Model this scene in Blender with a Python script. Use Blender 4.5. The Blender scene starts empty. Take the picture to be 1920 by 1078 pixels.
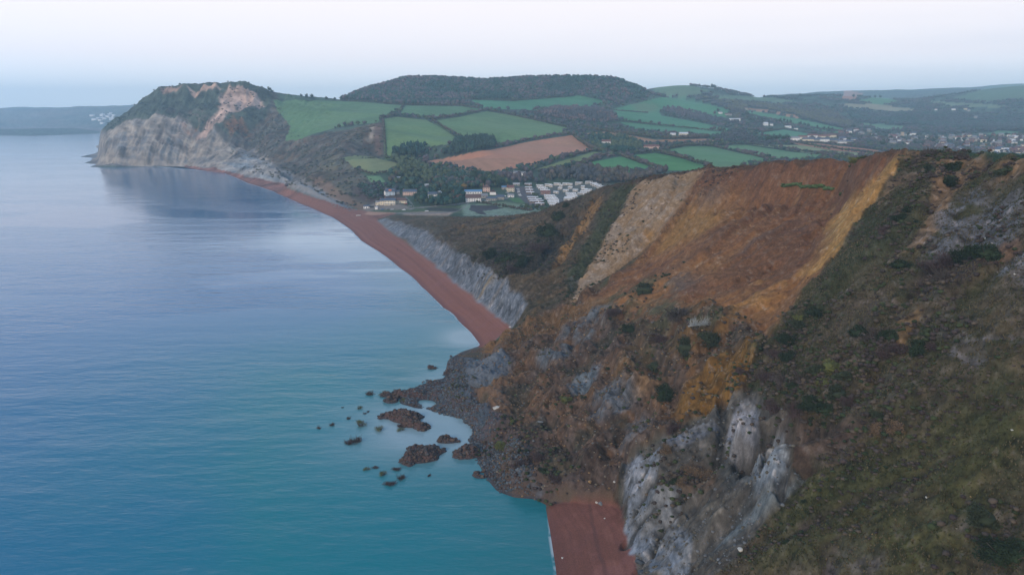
import bpy, bmesh, math, random
import numpy as np
from mathutils import Vector, Matrix, geometry

# ------------------------------------------------------------------ camera, sky, sun, exposure
SC = bpy.context.scene
COL = SC.collection
F, H, PITCH = 1400.0, 120.0, math.radians(13.07)      # focal length in photo pixels, camera height, tilt
cam_data = bpy.data.cameras.new('camera')
cam_data.lens = F / 1920.0 * 36.0
cam_data.sensor_width = 36.0
cam_data.clip_start = 1.0
cam_data.clip_end = 60000.0
cam = bpy.data.objects.new('camera', cam_data)
COL.objects.link(cam)
cam.location = (0, 0, H)
cam.rotation_euler = (math.pi / 2 - PITCH, 0, 0)
SC.camera = cam

SUN_EL, SUN_ROT = math.radians(3.0), math.radians(152.0)   # low sun behind the camera and to the right (Nishita rotation)
world = bpy.data.worlds.new('World')
SC.world = world
world.use_nodes = True
wn, wl = world.node_tree.nodes, world.node_tree.links
wn.clear()
wo = wn.new('ShaderNodeOutputWorld')
bg = wn.new('ShaderNodeBackground')
sky = wn.new('ShaderNodeTexSky')
sky.sky_type = 'NISHITA'
sky.sun_disc = False
sky.sun_elevation = SUN_EL
sky.sun_rotation = SUN_ROT
sky.altitude = 100
sky.air_density = 1.0
sky.dust_density = 0.6
sky.ozone_density = 1.5
# the pale dawn sky: bluish at the horizon, lilac above it, deeper blue towards the zenith
tc = wn.new('ShaderNodeTexCoord')
sep = wn.new('ShaderNodeSeparateXYZ')
wl.new(tc.outputs['Generated'], sep.inputs[0])
cr = wn.new('ShaderNodeValToRGB')
wl.new(sep.outputs['Z'], cr.inputs[0])
for k, (p, c) in enumerate([(0.0, (1.0, 1.12, 1.22)), (0.03, (1.0, 1.07, 1.16)), (0.07, (1.02, .96, 1.01)),
                            (0.13, (1.02, .93, .94)), (0.22, (.74, .84, .98)), (0.45, (.36, .52, .78)), (1.0, (.19, .32, .54))]):
    e = cr.color_ramp.elements[k] if k < 2 else cr.color_ramp.elements.new(p)
    e.position = p
    e.color = (*c, 1)
# faint cloud streaks low over the hills
mp = wn.new('ShaderNodeMapping')
mp.inputs['Scale'].default_value = (2.0, 2.0, 26.0)
wl.new(tc.outputs['Generated'], mp.inputs[0])
cn = wn.new('ShaderNodeTexNoise')
cn.inputs['Scale'].default_value = 1.6
cn.inputs['Detail'].default_value = 5
wl.new(mp.outputs[0], cn.inputs['Vector'])
cm = wn.new('ShaderNodeMapRange')
cm.inputs['From Min'].default_value = .46
cm.inputs['From Max'].default_value = .72
cm.inputs['To Max'].default_value = .34
wl.new(cn.outputs['Fac'], cm.inputs['Value'])
cz = wn.new('ShaderNodeMapRange')
cz.inputs['From Min'].default_value = .14
cz.inputs['From Max'].default_value = .02
wl.new(sep.outputs['Z'], cz.inputs['Value'])
cx = wn.new('ShaderNodeMapRange')
cx.inputs['From Min'].default_value = -.1
cx.inputs['From Max'].default_value = .45
wl.new(sep.outputs['X'], cx.inputs['Value'])
m1 = wn.new('ShaderNodeMath'); m1.operation = 'MULTIPLY'
wl.new(cm.outputs[0], m1.inputs[0]); wl.new(cz.outputs[0], m1.inputs[1])
m2 = wn.new('ShaderNodeMath'); m2.operation = 'MULTIPLY'
wl.new(m1.outputs[0], m2.inputs[0]); wl.new(cx.outputs[0], m2.inputs[1])
mc = wn.new('ShaderNodeMix'); mc.data_type = 'RGBA'
wl.new(m2.outputs[0], mc.inputs[0]); wl.new(cr.outputs[0], mc.inputs[6])
mc.inputs[7].default_value = (.60, .66, .78, 1)
nk = wn.new('ShaderNodeMix'); nk.data_type = 'RGBA'; nk.blend_type = 'MIX'
nk.inputs[0].default_value = 0.12
sk = wn.new('ShaderNodeVectorMath'); sk.operation = 'SCALE'
sk.inputs['Scale'].default_value = 0.10
wl.new(sky.outputs[0], sk.inputs[0])
wl.new(mc.outputs[2], nk.inputs[6]); wl.new(sk.outputs[0], nk.inputs[7])
wl.new(nk.outputs[2], bg.inputs[0])
bg.inputs[1].default_value = 1.0
wl.new(bg.outputs[0], wo.inputs[0])

sun_data = bpy.data.lights.new('sun', 'SUN')
sun_data.energy = 1.75
sun_data.angle = math.radians(16)
sun_data.color = (1.0, .80, .60)
sun = bpy.data.objects.new('sun', sun_data)
COL.objects.link(sun)
sun_dir = Vector((-0.45, -0.75, 0.42)).normalized()        # towards the light: behind the camera, over the sea
sun.rotation_euler = sun_dir.to_track_quat('Z', 'Y').to_euler()

SC.view_settings.view_transform = 'Standard'
SC.view_settings.look = 'None'
SC.view_settings.gamma = 1.0
SC.view_settings.use_curve_mapping = False
SC.view_settings.exposure = 0.40
SC.cycles.max_bounces = 4
SC.cycles.diffuse_bounces = 2
SC.cycles.glossy_bounces = 2
SC.cycles.volume_bounces = 1
SC.cycles.transparent_max_bounces = 8

# ------------------------------------------------------------------ where a point of the photo lies in the world
CT, ST = math.cos(PITCH), math.sin(PITCH)
def ray(px, py):
    a, b = (px - 960.0) / F, (539.0 - py) / F
    return a, CT + b * ST, -ST + b * CT
def Z(px, py, z):                 # the point at height z
    a, y, c = ray(px, py)
    t = (z - H) / c
    return (a * t, y * t, z)
def T(px, py, t):                 # the point at distance t
    a, y, c = ray(px, py)
    return (a * t, y * t, H + c * t)
def S(px, py, off=0.0):           # the point on the steep coastal hillside on the right
    a, y, c = ray(px, py)
    t = (H - 25 + .78 * 45 - off) / (.78 * a - c)
    return (a * t, y * t, H + c * t)

# ------------------------------------------------------------------ noise
_rs = np.random.RandomState(7)
_TAB = _rs.rand(256, 256).astype(np.float32)
def vnoise(x, y):
    xi = np.floor(x); yi = np.floor(y)
    fx = (x - xi).astype(np.float32); fy = (y - yi).astype(np.float32)
    xi = xi.astype(np.int32) & 255; yi = yi.astype(np.int32) & 255
    x1 = (xi + 1) & 255; y1 = (yi + 1) & 255
    fx = fx * fx * (3 - 2 * fx); fy = fy * fy * (3 - 2 * fy)
    a = _TAB[xi, yi]; b = _TAB[x1, yi]; c = _TAB[xi, y1]; d = _TAB[x1, y1]
    return (a + (b - a) * fx) * (1 - fy) + (c + (d - c) * fx) * fy
def fbm(x, y, s, oct=4, gain=.5, seed=0, ridged=False):
    out = 0; amp = 1.0; tot = 0
    for k in range(oct):
        n = vnoise(x / s + 17.3 * (k + seed) + 3.1, y / s + 9.7 * (k + 2 * seed) + 1.7)
        if ridged: n = 1 - np.abs(2 * n - 1)
        out = out + amp * n; tot += amp
        amp *= gain; s = s * .5 * 1.03
    return out / tot                 # 0..1
def smooth(a, lo, hi):
    t = np.clip((a - lo) / (hi - lo), 0, 1)
    return t * t * (3 - 2 * t)

# ------------------------------------------------------------------ the lie of the land: points and break lines
NU = 1500
U0, U1 = -.90, 1.20
us = np.linspace(U0, U1, NU).astype(np.float32)
segs = [(22, 95, 60), (95, 170, 260), (170, 460, 820), (460, 720, 250), (720, 1560, 250), (1560, 2060, 400), (2060, 2700, 90), (2700, 12500, 110)]
ys = np.concatenate([np.exp(np.linspace(math.log(a), math.log(b), n, endpoint=False)) for a, b, n in segs]).astype(np.float32)
NV = len(ys)
lny = np.log(ys)

pts, edges = [], []
def poly(ps, closed=False):
    base = len(pts)
    for p in ps: pts.append(p)
    for k in range(len(ps) - 1): edges.append((base + k, base + k + 1))
def scat(ps):
    for p in ps: pts.append(p)
def W(x, y, z): return (float(x), float(y), float(z))

shore_px = [(345,312),(400,323),(470,345),(520,362),(570,383),(620,405),(660,432),(700,465),(750,500),(800,545),(850,590),(885,625),(903,648)]
shore_far = [Z(px, py, 0) for px, py in shore_px]
toe_px = [(863,661),(842,674),(839,708),(800,711),(793,726),(755,733),(749,757),(778,765),(800,764),(834,775),(850,790),(869,800),(875,822),(894,841),(898,869),(916,901),(932,920),(964,932),(1002,935),(1026,946)]
toe = [Z(px, py, 0) for px, py in toe_px]
shore_near = [Z(px, py, 0) for px, py in [(1033,1000),(1045,1078)]] + [W(11, 140, 0), W(6, 80, 0), W(0, 22, 0)]
headfoot = [Z(px, py, 0) for px, py in [(192,283),(180,288),(150,294.5),(176,296),(172,301),(158,306),(182,308.5),(225,312),(290,313),(345,312)]]
coast = headfoot + shore_far[1:] + toe + shore_near
poly(coast)
# sea bed
for off, dz in ((14, -2.0), (60, -6.0)):
    for p in (shore_far[1:] + shore_near)[::2]:
        if p[1] < 1500:
            pts.append(W(p[0] - off, p[1] - off * .35, dz))
scat([W(-40 - 8 * k, 25 + 60 * k, -8) for k in range(7)])
scat([W(-880, 1700, -8), W(-1100, 1760, -8), Z(120,285,-5), Z(165,280,-5), Z(183,270,-6), Z(90,300,-5), Z(150,262,-6), Z(60,258,-6), Z(10,262,-6), Z(-60,268,-6), Z(-200,262,-6), Z(-330,285,-6), Z(-100,300,-7), Z(130,310,-6), W(-1300, 2100, -8), W(-1500, 2700, -8), W(-2300, 3600, -8), W(-3000, 4400, -8), W(-3300, 5200, -8)])
for u_ in (-.9, -.7, -.5, -.3, -.12):
    for y_ in (22, 100, 300, 800, 1300): pts.append(W(u_ * y_, y_, -9))
scat([Z(700,765,-2), Z(725,700,-1.6), Z(820,862,-1.6), Z(870,930,-2), Z(985,965,-2), Z(775,815,-1.5), Z(600,800,-5), Z(640,900,-5), Z(800,675,-1.2), Z(560,640,-6), Z(800,1000,-5), Z(700,1000,-6), Z(925,950,-1.6), Z(730,850,-2)])
scat([Z(800,744,1.3), Z(832,738,1.7), Z(778,748,1.0), Z(856,700,2.0), Z(850,688,1.6), Z(822,753,1.0), Z(866,690,2.4)])
# beach top (foot of the cliffs)
bt_far = [Z(px, py, 4) for px, py in [(352,310),(400,316),(430,323),(470,334),(530,346),(560,357),(600,372),(640,388),(672,399)]]
poly(bt_far)
bt_mid = [Z(*p) for p in [(708,412,5),(740,440,5),(755,447,5),(820,497,5),(855,528,5),(890,556,5),(925,585,5),(961,613,5)]]
poly(bt_mid)
bt_near = [Z(1166,952,5), Z(1172,995,5), Z(1190,1040,5), Z(1200,1078,5), W(31,140,5), W(27,80,5), W(22,22,5)]
poly(bt_near)
poly([Z(905,650,.6), Z(925,640,3), Z(961,616,4.5)])       # slip meets far beach
poly([Z(1030,947,1), Z(1090,940,3.5), Z(1150,944,5.5)])   # slip meets near beach
# cliff top of the middle cliffs and the crest of the near hill
poly([Z(722,408,8), Z(770,420,13), Z(800,434,16), Z(862,470,20), Z(905,492,23), Z(935,508,24), Z(965,540,21), Z(988,574,17)])
crest = [Z(700,407,6), Z(745,404,9), Z(800,407,14), Z(860,409,20), Z(940,408,28), Z(1010,399,38), Z(1060,381,50), Z(1130,353,64), Z(1180,340,75),
         Z(1250,326,83), Z(1330,315,88), Z(1400,312,92), Z(1500,303,97), Z(1600,296,101), Z(1655,292,103.5), Z(1690,290,104.5), Z(1704,284,106),
         Z(1760,287,106), Z(1850,292,106.3), Z(1920,302,106.7)]
crest += [W(149, y_, 106.5) for y_ in (185, 150, 110, 70, 22)]
poly(crest)
for x_, y_, z_ in crest[3:19]:                            # gentle back slope, hidden
    for f_, dz in ((1.06, 1.5), (1.25, 9), (1.7, 22)):
        sl = (z_ - H) / y_
        zz = H + sl * y_ * f_ - dz * (1 if z_ > 60 else .5)
        if z_ > 30: pts.append(W(x_ * f_, y_ * f_, max(zz, 14)))
scat([W(175, y_, 106) for y_ in (22, 80, 130, 190)] + [W(400, y_, 96) for y_ in (340,)] + [W(260, 200, 104)])
# middle slopes
scat([Z(1050,480,36), Z(1000,440,33), Z(940,440,27), Z(870,435,20), Z(1150,430,52), Z(1230,400,64), Z(1120,520,32), Z(1060,540,26), Z(1020,560,20),
      Z(1100,400,53), Z(1180,380,65), Z(1060,430,43), Z(960,470,27), Z(1000,510,25), Z(1250,355,76), Z(1300,345,78), Z(1340,400,70), Z(1330,440,63)])
# head of the scar
poly([Z(1215,500,42), Z(1260,455,52), Z(1310,420,62), Z(1390,392,71), Z(1480,382,76.5), Z(1560,378,80), Z(1600,388,83)])
scat([Z(1300,490,53), Z(1400,440,65), Z(1480,430,69), Z(1540,440,70), Z(1380,500,55), Z(1460,500,58), Z(1250,540,43), Z(1350,560,50), Z(1440,560,56),
      Z(1180,570,36), Z(1120,590,26), Z(1060,590,20), Z(1000,620,12), Z(1080,640,19), Z(1160,640,28), Z(1250,620,38), Z(1320,610,45), Z(1390,620,49),
      Z(1000,690,9), Z(930,680,4), Z(900,720,2.5), Z(900,780,2.2), Z(960,760,6), Z(1060,720,14), Z(1140,720,22), Z(1220,700,29), Z(1300,700,36), Z(1370,670,43),
      Z(1000,830,6), Z(950,860,2.5), Z(1060,800,11), Z(1140,790,18), Z(1060,880,6), Z(1000,900,3), Z(1110,910,7), Z(1150,860,13), Z(1210,770,22), Z(1270,740,29), Z(1340,730,37)])
# right edge of the slip (side scarp)
edge = [Z(1704,284,106), S(1672,330,0), S(1645,372,0), S(1610,415,0), S(1575,465,0), S(1540,505,0), S(1510,550,0), S(1470,600,0), S(1440,640,0), S(1410,690,0), S(1390,730,0)]
poly(edge)
poly([Z(1640,345,95), Z(1600,400,85), Z(1560,455,75), Z(1515,500,66), Z(1480,560,58), Z(1430,620,50.5), Z(1395,670,45)])
# grey block at the lower right and its rim
poly([Z(1165,905,11), Z(1172,880,17), Z(1195,862,22), Z(1225,845,25), Z(1260,815,28), Z(1310,790,33), Z(1360,765,38), Z(1390,738,42)])
poly([Z(1168,950,6), Z(1172,920,9)])
poly([S(1340,1078,-1), S(1390,1035,0), S(1440,985,0), S(1490,935,0), S(1540,880,1), S(1600,840,1), S(1590,815,0), S(1500,780,0), S(1455,770,0), S(1420,730,0)])
scat([Z(1250,900,23), Z(1300,930,22), Z(1240,980,13), Z(1280,1040,13), Z(1380,980,25), Z(1400,900,26), Z(1350,900,25), Z(1450,920,28), Z(1320,850,28), Z(1400,830,31),
      Z(1440,900,28.5), Z(1350,810,33), Z(1290,1078,12), W(47,130,24), W(44,80,24), W(41,22,24)])
# outcrops
scat([Z(1385,775,44), Z(1372,850,33), Z(1430,800,42), Z(1450,840,45), Z(1420,910,33)])
# relief of the right hillside
scat([S(1560,600,-2), S(1650,560,2), S(1600,680,-2), S(1700,700,2), S(1850,600,3), S(1750,500,-2), S(1700,400,2), S(1800,400,-2), S(1850,480,2), S(1650,800,1),
      S(1750,850,-2), S(1900,800,2), S(1600,950,-1), S(1700,950,2), S(1850,1000,-1), S(1500,1050,1), S(1900,1078,1), S(1880,380,1), S(1760,330,1), S(1640,640,1)])
scat([W(120, 60, 84), W(120, 110, 83), W(85, 60, 56), W(60, 60, 36), W(130, 22, 92), W(80, 22, 53)])

# ---- beyond the near hill
scat([Z(700,392,6.5), Z(760,393,7), Z(850,395,8), Z(920,395,10), Z(980,378,14), Z(1040,372,17), Z(1100,350,22), Z(1100,368,20), Z(800,370,14), Z(900,360,18), Z(740,370,14),
      Z(800,345,24), Z(900,340,27), Z(960,345,24), Z(1020,335,28), Z(740,405,7), Z(800,402,8), Z(930,400,10), Z(1000,392,13)])
scat([T(640,300,1250), T(700,240,1500), T(600,240,1620), T(520,200,1900), T(560,260,1560), T(500,262,1700), T(450,290,1690), T(430,250,1770), T(650,350,1060), T(700,330,1080),
      T(560,310,1400), T(620,330,1170), T(500,300,1560), T(690,300,1210), T(650,260,1420),
      T(760,290,1250), T(720,215,1750), T(800,260,1430), T(860,300,1250), T(860,235,1650), T(860,200,2000), T(940,320,1150), T(930,290,1300), T(1060,250,1650), T(1000,230,1850),
      T(1080,205,2200), T(1080,186,2400), T(1150,250,1700), T(1050,300,1230), T(1100,330,1080), T(1170,300,1250), T(1250,318,1100), T(1300,290,1350), T(1300,265,1600),
      T(1300,240,2000), T(1250,210,2500), T(1300,190,2900), T(1200,190,2500), T(1400,240,2300), T(1500,270,1750), T(1600,285,1500), T(1500,250,2400), T(1600,240,2900),
      T(1700,270,2100), T(1900,285,1850), T(1800,240,3000), T(1900,230,3200), T(1700,215,3500), T(1600,195,3700), T(1500,187,3800), T(1420,186,3700), T(1900,200,3400),
      T(640,200,2000), T(740,195,2080), T(1000,205,2150), T(950,192,2200), T(1400,215,3000), T(1300,170,3300), T(1400,290,1500), T(1500,295,1450), T(1750,205,3450), T(1820,210,3300),
      T(2300,285,1850), T(2300,240,3000), T(2300,200,3400), T(2050,280,1850), T(2600,230,3000),
      W(1700, 1500, 30), W(1000, 900, 40), W(600, 500, 70), W(500, 430, 80)])
# skyline of the headland, the wooded hill and the far ridges
poly([Z(189,284,2), Z(186,292,3), Z(186,301,3), Z(194,307,3), Z(215,310,4)])
hs = [T(183,250,2000), T(205,228,1995), T(235,213,1980), T(270,186,1960), T(301,163,1950), T(345,158,1940), T(390,155.5,1940), T(460,153.5,1950), T(485,163,1980), T(510,174,2000),
      T(560,179,2060), T(640,186.5,2100)]
poly(hs)
poly([T(640,188,2120), T(700,164,2450), T(760,148,2520), T(830,147,2560), T(900,152,2560), T(1000,147,2560), T(1100,145,2560), T(1150,147,2560), T(1190,160,2600), T(1222,178,2650)])
poly([T(1215,153,3500), T(1290,152,3450), T(1340,163,3500), T(1420,178,3850), T(1500,179,4000), T(1600,180,4000), T(1700,189,4000), T(1780,187,3900), T(1800,182,3950), T(1850,165,4000), T(1920,158,4050), T(2100,150,4100), T(2600,150,4200)])
# headland: cliff top and lower slopes
poly([T(183.5,262,1992), T(196,256,1890), T(232,240,1845), T(270,240,1830), T(300,232,1835), T(345,236,1832), T(380,256,1800), T(430,272,1735), Z(480,288,31), Z(520,316,25), Z(560,336,22), Z(600,356,18), Z(640,378,12)])
scat([T(215,235,1900), T(250,212,1880), T(290,200,1880), T(340,200,1885), T(400,190,1900), T(440,180,1925), T(480,200,1900), T(440,220,1830), T(390,225,1830)])
for x_, y_, z_ in hs[3:] + [T(760,148,2520), T(900,152,2560), T(1100,145,2560)]:
    scat([W(x_ * 1.08, y_ * 1.08, z_ - 12), W(x_ * 1.35, y_ * 1.35, z_ * .35), W(x_ * 1.75, y_ * 1.75, 20 if x_ > -600 else -6)])
x_, y_, z_ = T(183, 255, 2000)
scat([W(x_ - 14, y_ + 25, -6), W(x_ - 5, y_ + 90, -6), W(x_ + 60, y_ + 220, -6)])
# far ridge beyond the valley and the far coast on the left
poly([T(1500,178,7000), T(1600,176,7200), T(1700,172,7400), T(1800,165,7600), T(1900,160,7600), T(2600,158,7600)])
scat([T(1600,186,5500), T(1800,186,5500), T(2300,186,5500), W(0, 9500, 100), W(4000, 10500, 150), W(9000, 9000, 150), W(12000, 11000, 150), W(2500, 12300, 100), W(-3000, 12300, 60), W(-9000, 12300, 60)])
poly([Z(-330,243,0), Z(-100,243,0), Z(60,243,0), Z(140,243.5,0), Z(180,246,0), Z(188,250,0), W(-1800, 3700, 0), W(-1280, 2700, 0)])
poly([Z(-330,239,30), Z(-100,238,35), Z(60,238,40), Z(140,239,30), Z(178,243,12)])
poly([T(-330,212,7600), T(-100,209,7600), T(0,207,7600), T(60,203,7700), T(120,201,7700), T(180,199,7600), T(260,198,7500), T(500,196,7500)])
scat([T(0,222,6900), T(100,218,6900), T(180,220,6500), T(230,225,6200)])
scat([W(-600, 3400, 60), W(-1300, 3600, 25), W(0, 4500, 60), W(-1200, 5500, 70), W(700, 3300, 120)])
scat([W(-9000, 10500, 60), W(U0 * 12500, 12400, 0), W(U1 * 12500, 12400, 100), W(U0 * 22, 22, -9), W(U1 * 22, 22, 20), W(U0*12500*.97, 5200, -8)])

# triangulate in (x / y, ln y) and read the heights off a fan shaped grid that gets finer towards the camera
P = np.array([(p[0] / p[1], math.log(p[1]), p[2]) for p in pts])
KV = 1.0
v2 = [Vector((float(a), float(b) * KV)) for a, b, _ in P]
# four corners so that the whole grid is covered
cor = [(U0 - .05, math.log(20)), (U1 + .05, math.log(20)), (U1 + .05, math.log(13000)), (U0 - .05, math.log(13000))]
nz = [-9, 25, 100, 0]
for (a, b), z_ in zip(cor, nz):
    v2.append(Vector((a, b * KV))); P = np.vstack([P, [a, b, z_]])
ov, oe, of, oiv, _, _ = geometry.delaunay_2d_cdt(v2, edges, [], 0, 1e-7)
zo = np.zeros(len(ov)); has = np.zeros(len(ov), bool)
for k, src in enumerate(oiv):
    if src:
        zo[k] = P[src[0], 2]; has[k] = True
if not has.all():                    # where two break lines cross, average the neighbours
    for k in np.where(~has)[0]:
        nb = [j for e in oe for j in e if k in e and j != k and has[j]]
        zo[k] = np.mean([zo[j] for j in nb]) if nb else 0
    print('CROSSINGS', int((~has).sum()), [tuple(round(c, 3) for c in ov[k]) for k in np.where(~has)[0]][:10])
gi = np.array([(v[0] - U0) / (U1 - U0) * (NU - 1) for v in ov])
gj = np.array([np.interp(v[1], lny, np.arange(NV)) for v in ov])
ZG = np.zeros((NU, NV), np.float32)
for f in of:
    for tri in [(f[0], f[k], f[k + 1]) for k in range(1, len(f) - 1)]:
        a, b, c = tri
        x = gi[[a, b, c]]; y_ = gj[[a, b, c]]; z_ = zo[[a, b, c]]
        i0, i1 = max(0, int(math.floor(x.min()))), min(NU - 1, int(math.ceil(x.max())))
        j0, j1 = max(0, int(math.floor(y_.min()))), min(NV - 1, int(math.ceil(y_.max())))
        if i1 < i0 or j1 < j0: continue
        d = (y_[1] - y_[2]) * (x[0] - x[2]) + (x[2] - x[1]) * (y_[0] - y_[2])
        if abs(d) < 1e-9: continue
        I, J = np.meshgrid(np.arange(i0, i1 + 1), np.arange(j0, j1 + 1), indexing='ij')
        l0 = ((y_[1] - y_[2]) * (I - x[2]) + (x[2] - x[1]) * (J - y_[2])) / d
        l1 = ((y_[2] - y_[0]) * (I - x[2]) + (x[0] - x[2]) * (J - y_[2])) / d
        l2 = 1 - l0 - l1
        m = (l0 >= -1e-4) & (l1 >= -1e-4) & (l2 >= -1e-4)
        sub = ZG[i0:i1 + 1, j0:j1 + 1]
        sub[m] = (l0 * z_[0] + l1 * z_[1] + l2 * z_[2])[m]

def box1(a, r, ax):
    if r < 1: return a
    pad = [(0, 0), (0, 0)]; pad[ax] = (r + 1, r)
    c = np.cumsum(np.pad(a, pad, mode='edge'), axis=ax, dtype=np.float64)
    n = a.shape[ax]
    hi = np.take(c, np.arange(2 * r + 1, 2 * r + 1 + n), axis=ax)
    lo = np.take(c, np.arange(0, n), axis=ax)
    return ((hi - lo) / (2 * r + 1)).astype(np.float32)
def blur(a, r, n=2):
    for _ in range(n): a = box1(box1(a, r, 0), r, 1)
    return a
X = us[:, None] * ys[None, :]
Y = np.broadcast_to(ys[None, :], X.shape)
ZB = blur(ZG, 3)
wide = blur(ZG, 2)
wfar = smooth(Y, 900, 1400)
ZB = ZB * (1 - wfar) + wide * wfar
steep_keep = None
# ------------------------------------------------------------------ reading photo positions on the land
def make_hit(Zf):
    Sl = (Zf - H) / ys[None, :]
    return np.maximum.accumulate(Sl, axis=1)
def to_grid(px, py, RM):
    """photo position -> (i, j) on the fan grid, on the first ground the line of sight meets"""
    a, y, c = ray(px, py)
    u = a / y; s = c / y
    i = (u - U0) / (U1 - U0) * (NU - 1)
    ii = int(min(max(round(i), 0), NU - 1))
    row = RM[ii]
    j = int(np.searchsorted(row, s))
    if j >= NV: j = NV - 1
    if j > 0:
        d = row[j] - row[j - 1]
        jf = j - 1 + (float((s - row[j - 1]) / d) if d > 1e-9 else 1.0)
        jf = min(max(jf, 0), NV - 1)
    else: jf = 0.0
    return i, jf
def fill_poly(ij):
    """even-odd scanline fill in grid coordinates"""
    m = np.zeros((NU, NV), bool)
    n = len(ij)
    a = np.array(ij); b = np.roll(a, -1, axis=0)
    for i in range(max(0, int(math.floor(a[:, 0].min()))), min(NU - 1, int(math.ceil(a[:, 0].max()))) + 1):
        x = i + 1e-4
        k = ((a[:, 0] <= x) & (b[:, 0] > x)) | ((b[:, 0] <= x) & (a[:, 0] > x))
        if not k.any(): continue
        aa, bb = a[k], b[k]
        c = np.sort(aa[:, 1] + (x - aa[:, 0]) / (bb[:, 0] - aa[:, 0]) * (bb[:, 1] - aa[:, 1]))
        for q in range(0, len(c) - 1, 2):
            m[i, int(math.ceil(c[q])):int(math.floor(c[q + 1])) + 1] = True
    return m
def dens(ps, step=6.0, closed=True):
    out = []
    n = len(ps)
    for k in range(n if closed else n - 1):
        p, q = ps[k], ps[(k + 1) % n]
        m = max(1, int(math.hypot(q[0] - p[0], q[1] - p[1]) / step))
        for t in range(m): out.append((p[0] + (q[0] - p[0]) * t / m, p[1] + (q[1] - p[1]) * t / m))
    if not closed: out.append(ps[-1])
    return out
I_, J_ = np.meshgrid(np.arange(NU), np.arange(NV), indexing='ij')
EN1 = (fbm(I_ * 1.0, J_ * 1.0, 24, 6, .62, seed=3) - .5).astype(np.float32)
EN2 = (fbm(I_ * 1.0, J_ * 1.0, 24, 6, .62, seed=8) - .5).astype(np.float32)
RMB = make_hit(ZB)
RMBF = np.maximum.accumulate(np.where(ys[None, :] > 800, (ZB - H) / ys[None, :], -9).astype(np.float32), axis=1)
def mask(ps, soft=1, rough=0.0, far=False):
    ij = [to_grid(px, py, RMBF if far else RMB) for px, py in dens(ps)]
    a = np.array(ij)
    m = fill_poly(ij)
    pad = int(rough + soft * 3 + 6)
    i0, i1 = max(0, int(a[:, 0].min()) - pad), min(NU, int(a[:, 0].max()) + pad)
    j0, j1 = max(0, int(a[:, 1].min()) - pad), min(NV, int(a[:, 1].max()) + pad)
    out = np.zeros((NU, NV), np.float32)
    if i1 - i0 < 2 or j1 - j0 < 2: return out
    sl = (slice(i0, i1), slice(j0, j1))
    if rough:
        si = np.clip(I_[sl] + (EN1[sl] * 2 * rough).astype(np.int32), 0, NU - 1)
        sj = np.clip(J_[sl] + (EN2[sl] * 2 * rough).astype(np.int32), 0, NV - 1)
        sub = m[si, sj].astype(np.float32)
    else:
        sub = m[sl].astype(np.float32)
    out[sl] = blur(sub, soft, 2) if soft else sub
    return out
# ------------------------------------------------------------------ relief
water_line = ZB
M_slip = mask([(1704,284),(1690,291),(1600,297),(1500,304),(1400,313),(1330,316),(1290,380),(1230,450),(1160,520),(1080,570),(990,600),(955,625),(905,650),(865,662),(842,676),(838,708),(800,712),(752,735),(750,757),
               (800,765),(870,800),(876,824),(900,870),(935,922),(1000,938),(1150,944),(1165,905),(1180,865),(1260,812),(1390,738),(1440,640),(1510,550),(1575,465),(1640,375)], 1, 5)
M_scarf = mask([(1704,284),(1600,297),(1500,304),(1400,313),(1330,316),(1290,380),(1230,450),(1160,520),(1080,590),(1180,580),(1260,600),(1330,580),(1400,610),(1440,640),(1510,550),(1575,465),(1640,375)], 8, 6)
M_grey = mask([(1165,952),(1160,905),(1180,865),(1230,835),(1300,790),(1390,735),(1430,725),(1480,780),(1490,830),(1480,880),(1530,890),(1460,960),(1400,1020),(1335,1085),(1200,1085),(1185,1030)], 1, 6)
M_near = (smooth(Y, 1000, 700)).astype(np.float32)
M_right = mask([(1704,284),(1920,300),(2300,330),(2300,1300),(1250,1300),(1335,1085),(1400,1020),(1480,940),(1540,880),(1480,780),(1400,720),(1440,640),(1510,550),(1575,465),(1640,375)], 1, 4)
land = smooth(ZB, .2, 3.0)
# downslope streaks: noise dragged along the fall line
gx = np.gradient(ZB, axis=0) / (np.gradient(us)[:, None] * ys[None, :])
zj = np.gradient(ZB, axis=1) / np.gradient(ys)[None, :]
gy = zj - us[:, None] * gx
G = blur(np.stack([gx]).squeeze(), 5), blur(gy, 5)
gm = np.sqrt(G[0] ** 2 + G[1] ** 2) + 1e-4
dx, dy = G[0] / gm, G[1] / gm
slope = np.sqrt(gx ** 2 + gy ** 2)
slope_b = blur(slope, 4)
du = ((dx - us[:, None] * dy) / Y) / ((U1 - U0) / (NU - 1))
dj = dy / np.gradient(ys)[None, :]
nrm = np.maximum(np.sqrt(du * du + dj * dj), 1e-6)
du, dj = (du / nrm).astype(np.float32), (dj / nrm).astype(np.float32)
def streak(seed, steps, stride, s):
    base = fbm(X, Y, s, 3, .6, seed=seed).astype(np.float32) + .8 * fbm(I_ * 1.0, J_ * 1.0, 7, 2, .6, seed=seed).astype(np.float32)
    acc = base.copy()
    for sg in (1, -1):
        pi, pj = I_.astype(np.float32), J_.astype(np.float32)
        for k in range(steps):
            qi, qj = np.clip(pi, 0, NU - 1).astype(np.int32), np.clip(pj, 0, NV - 1).astype(np.int32)
            pi = pi + du[qi, qj] * stride * sg
            pj = pj + dj[qi, qj] * stride * sg
            acc += base[np.clip(pi, 0, NU - 1).astype(np.int32), np.clip(pj, 0, NV - 1).astype(np.int32)]
    acc /= (2 * steps + 1)
    m = blur(acc, 30, 1)
    acc = acc - m
    return acc / (acc.std() * 2)            # about -1..1
STR = streak(4, 11, 4, 6.0)
STR2 = streak(9, 5, 3, 2.2)
N40 = fbm(X, Y, 40, 4, .5, 1) - .5
N12 = fbm(X, Y, 12, 4, .55, 2) - .5
N3 = fbm(X, Y, 3.2, 3, .6, 5) - .5
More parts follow.
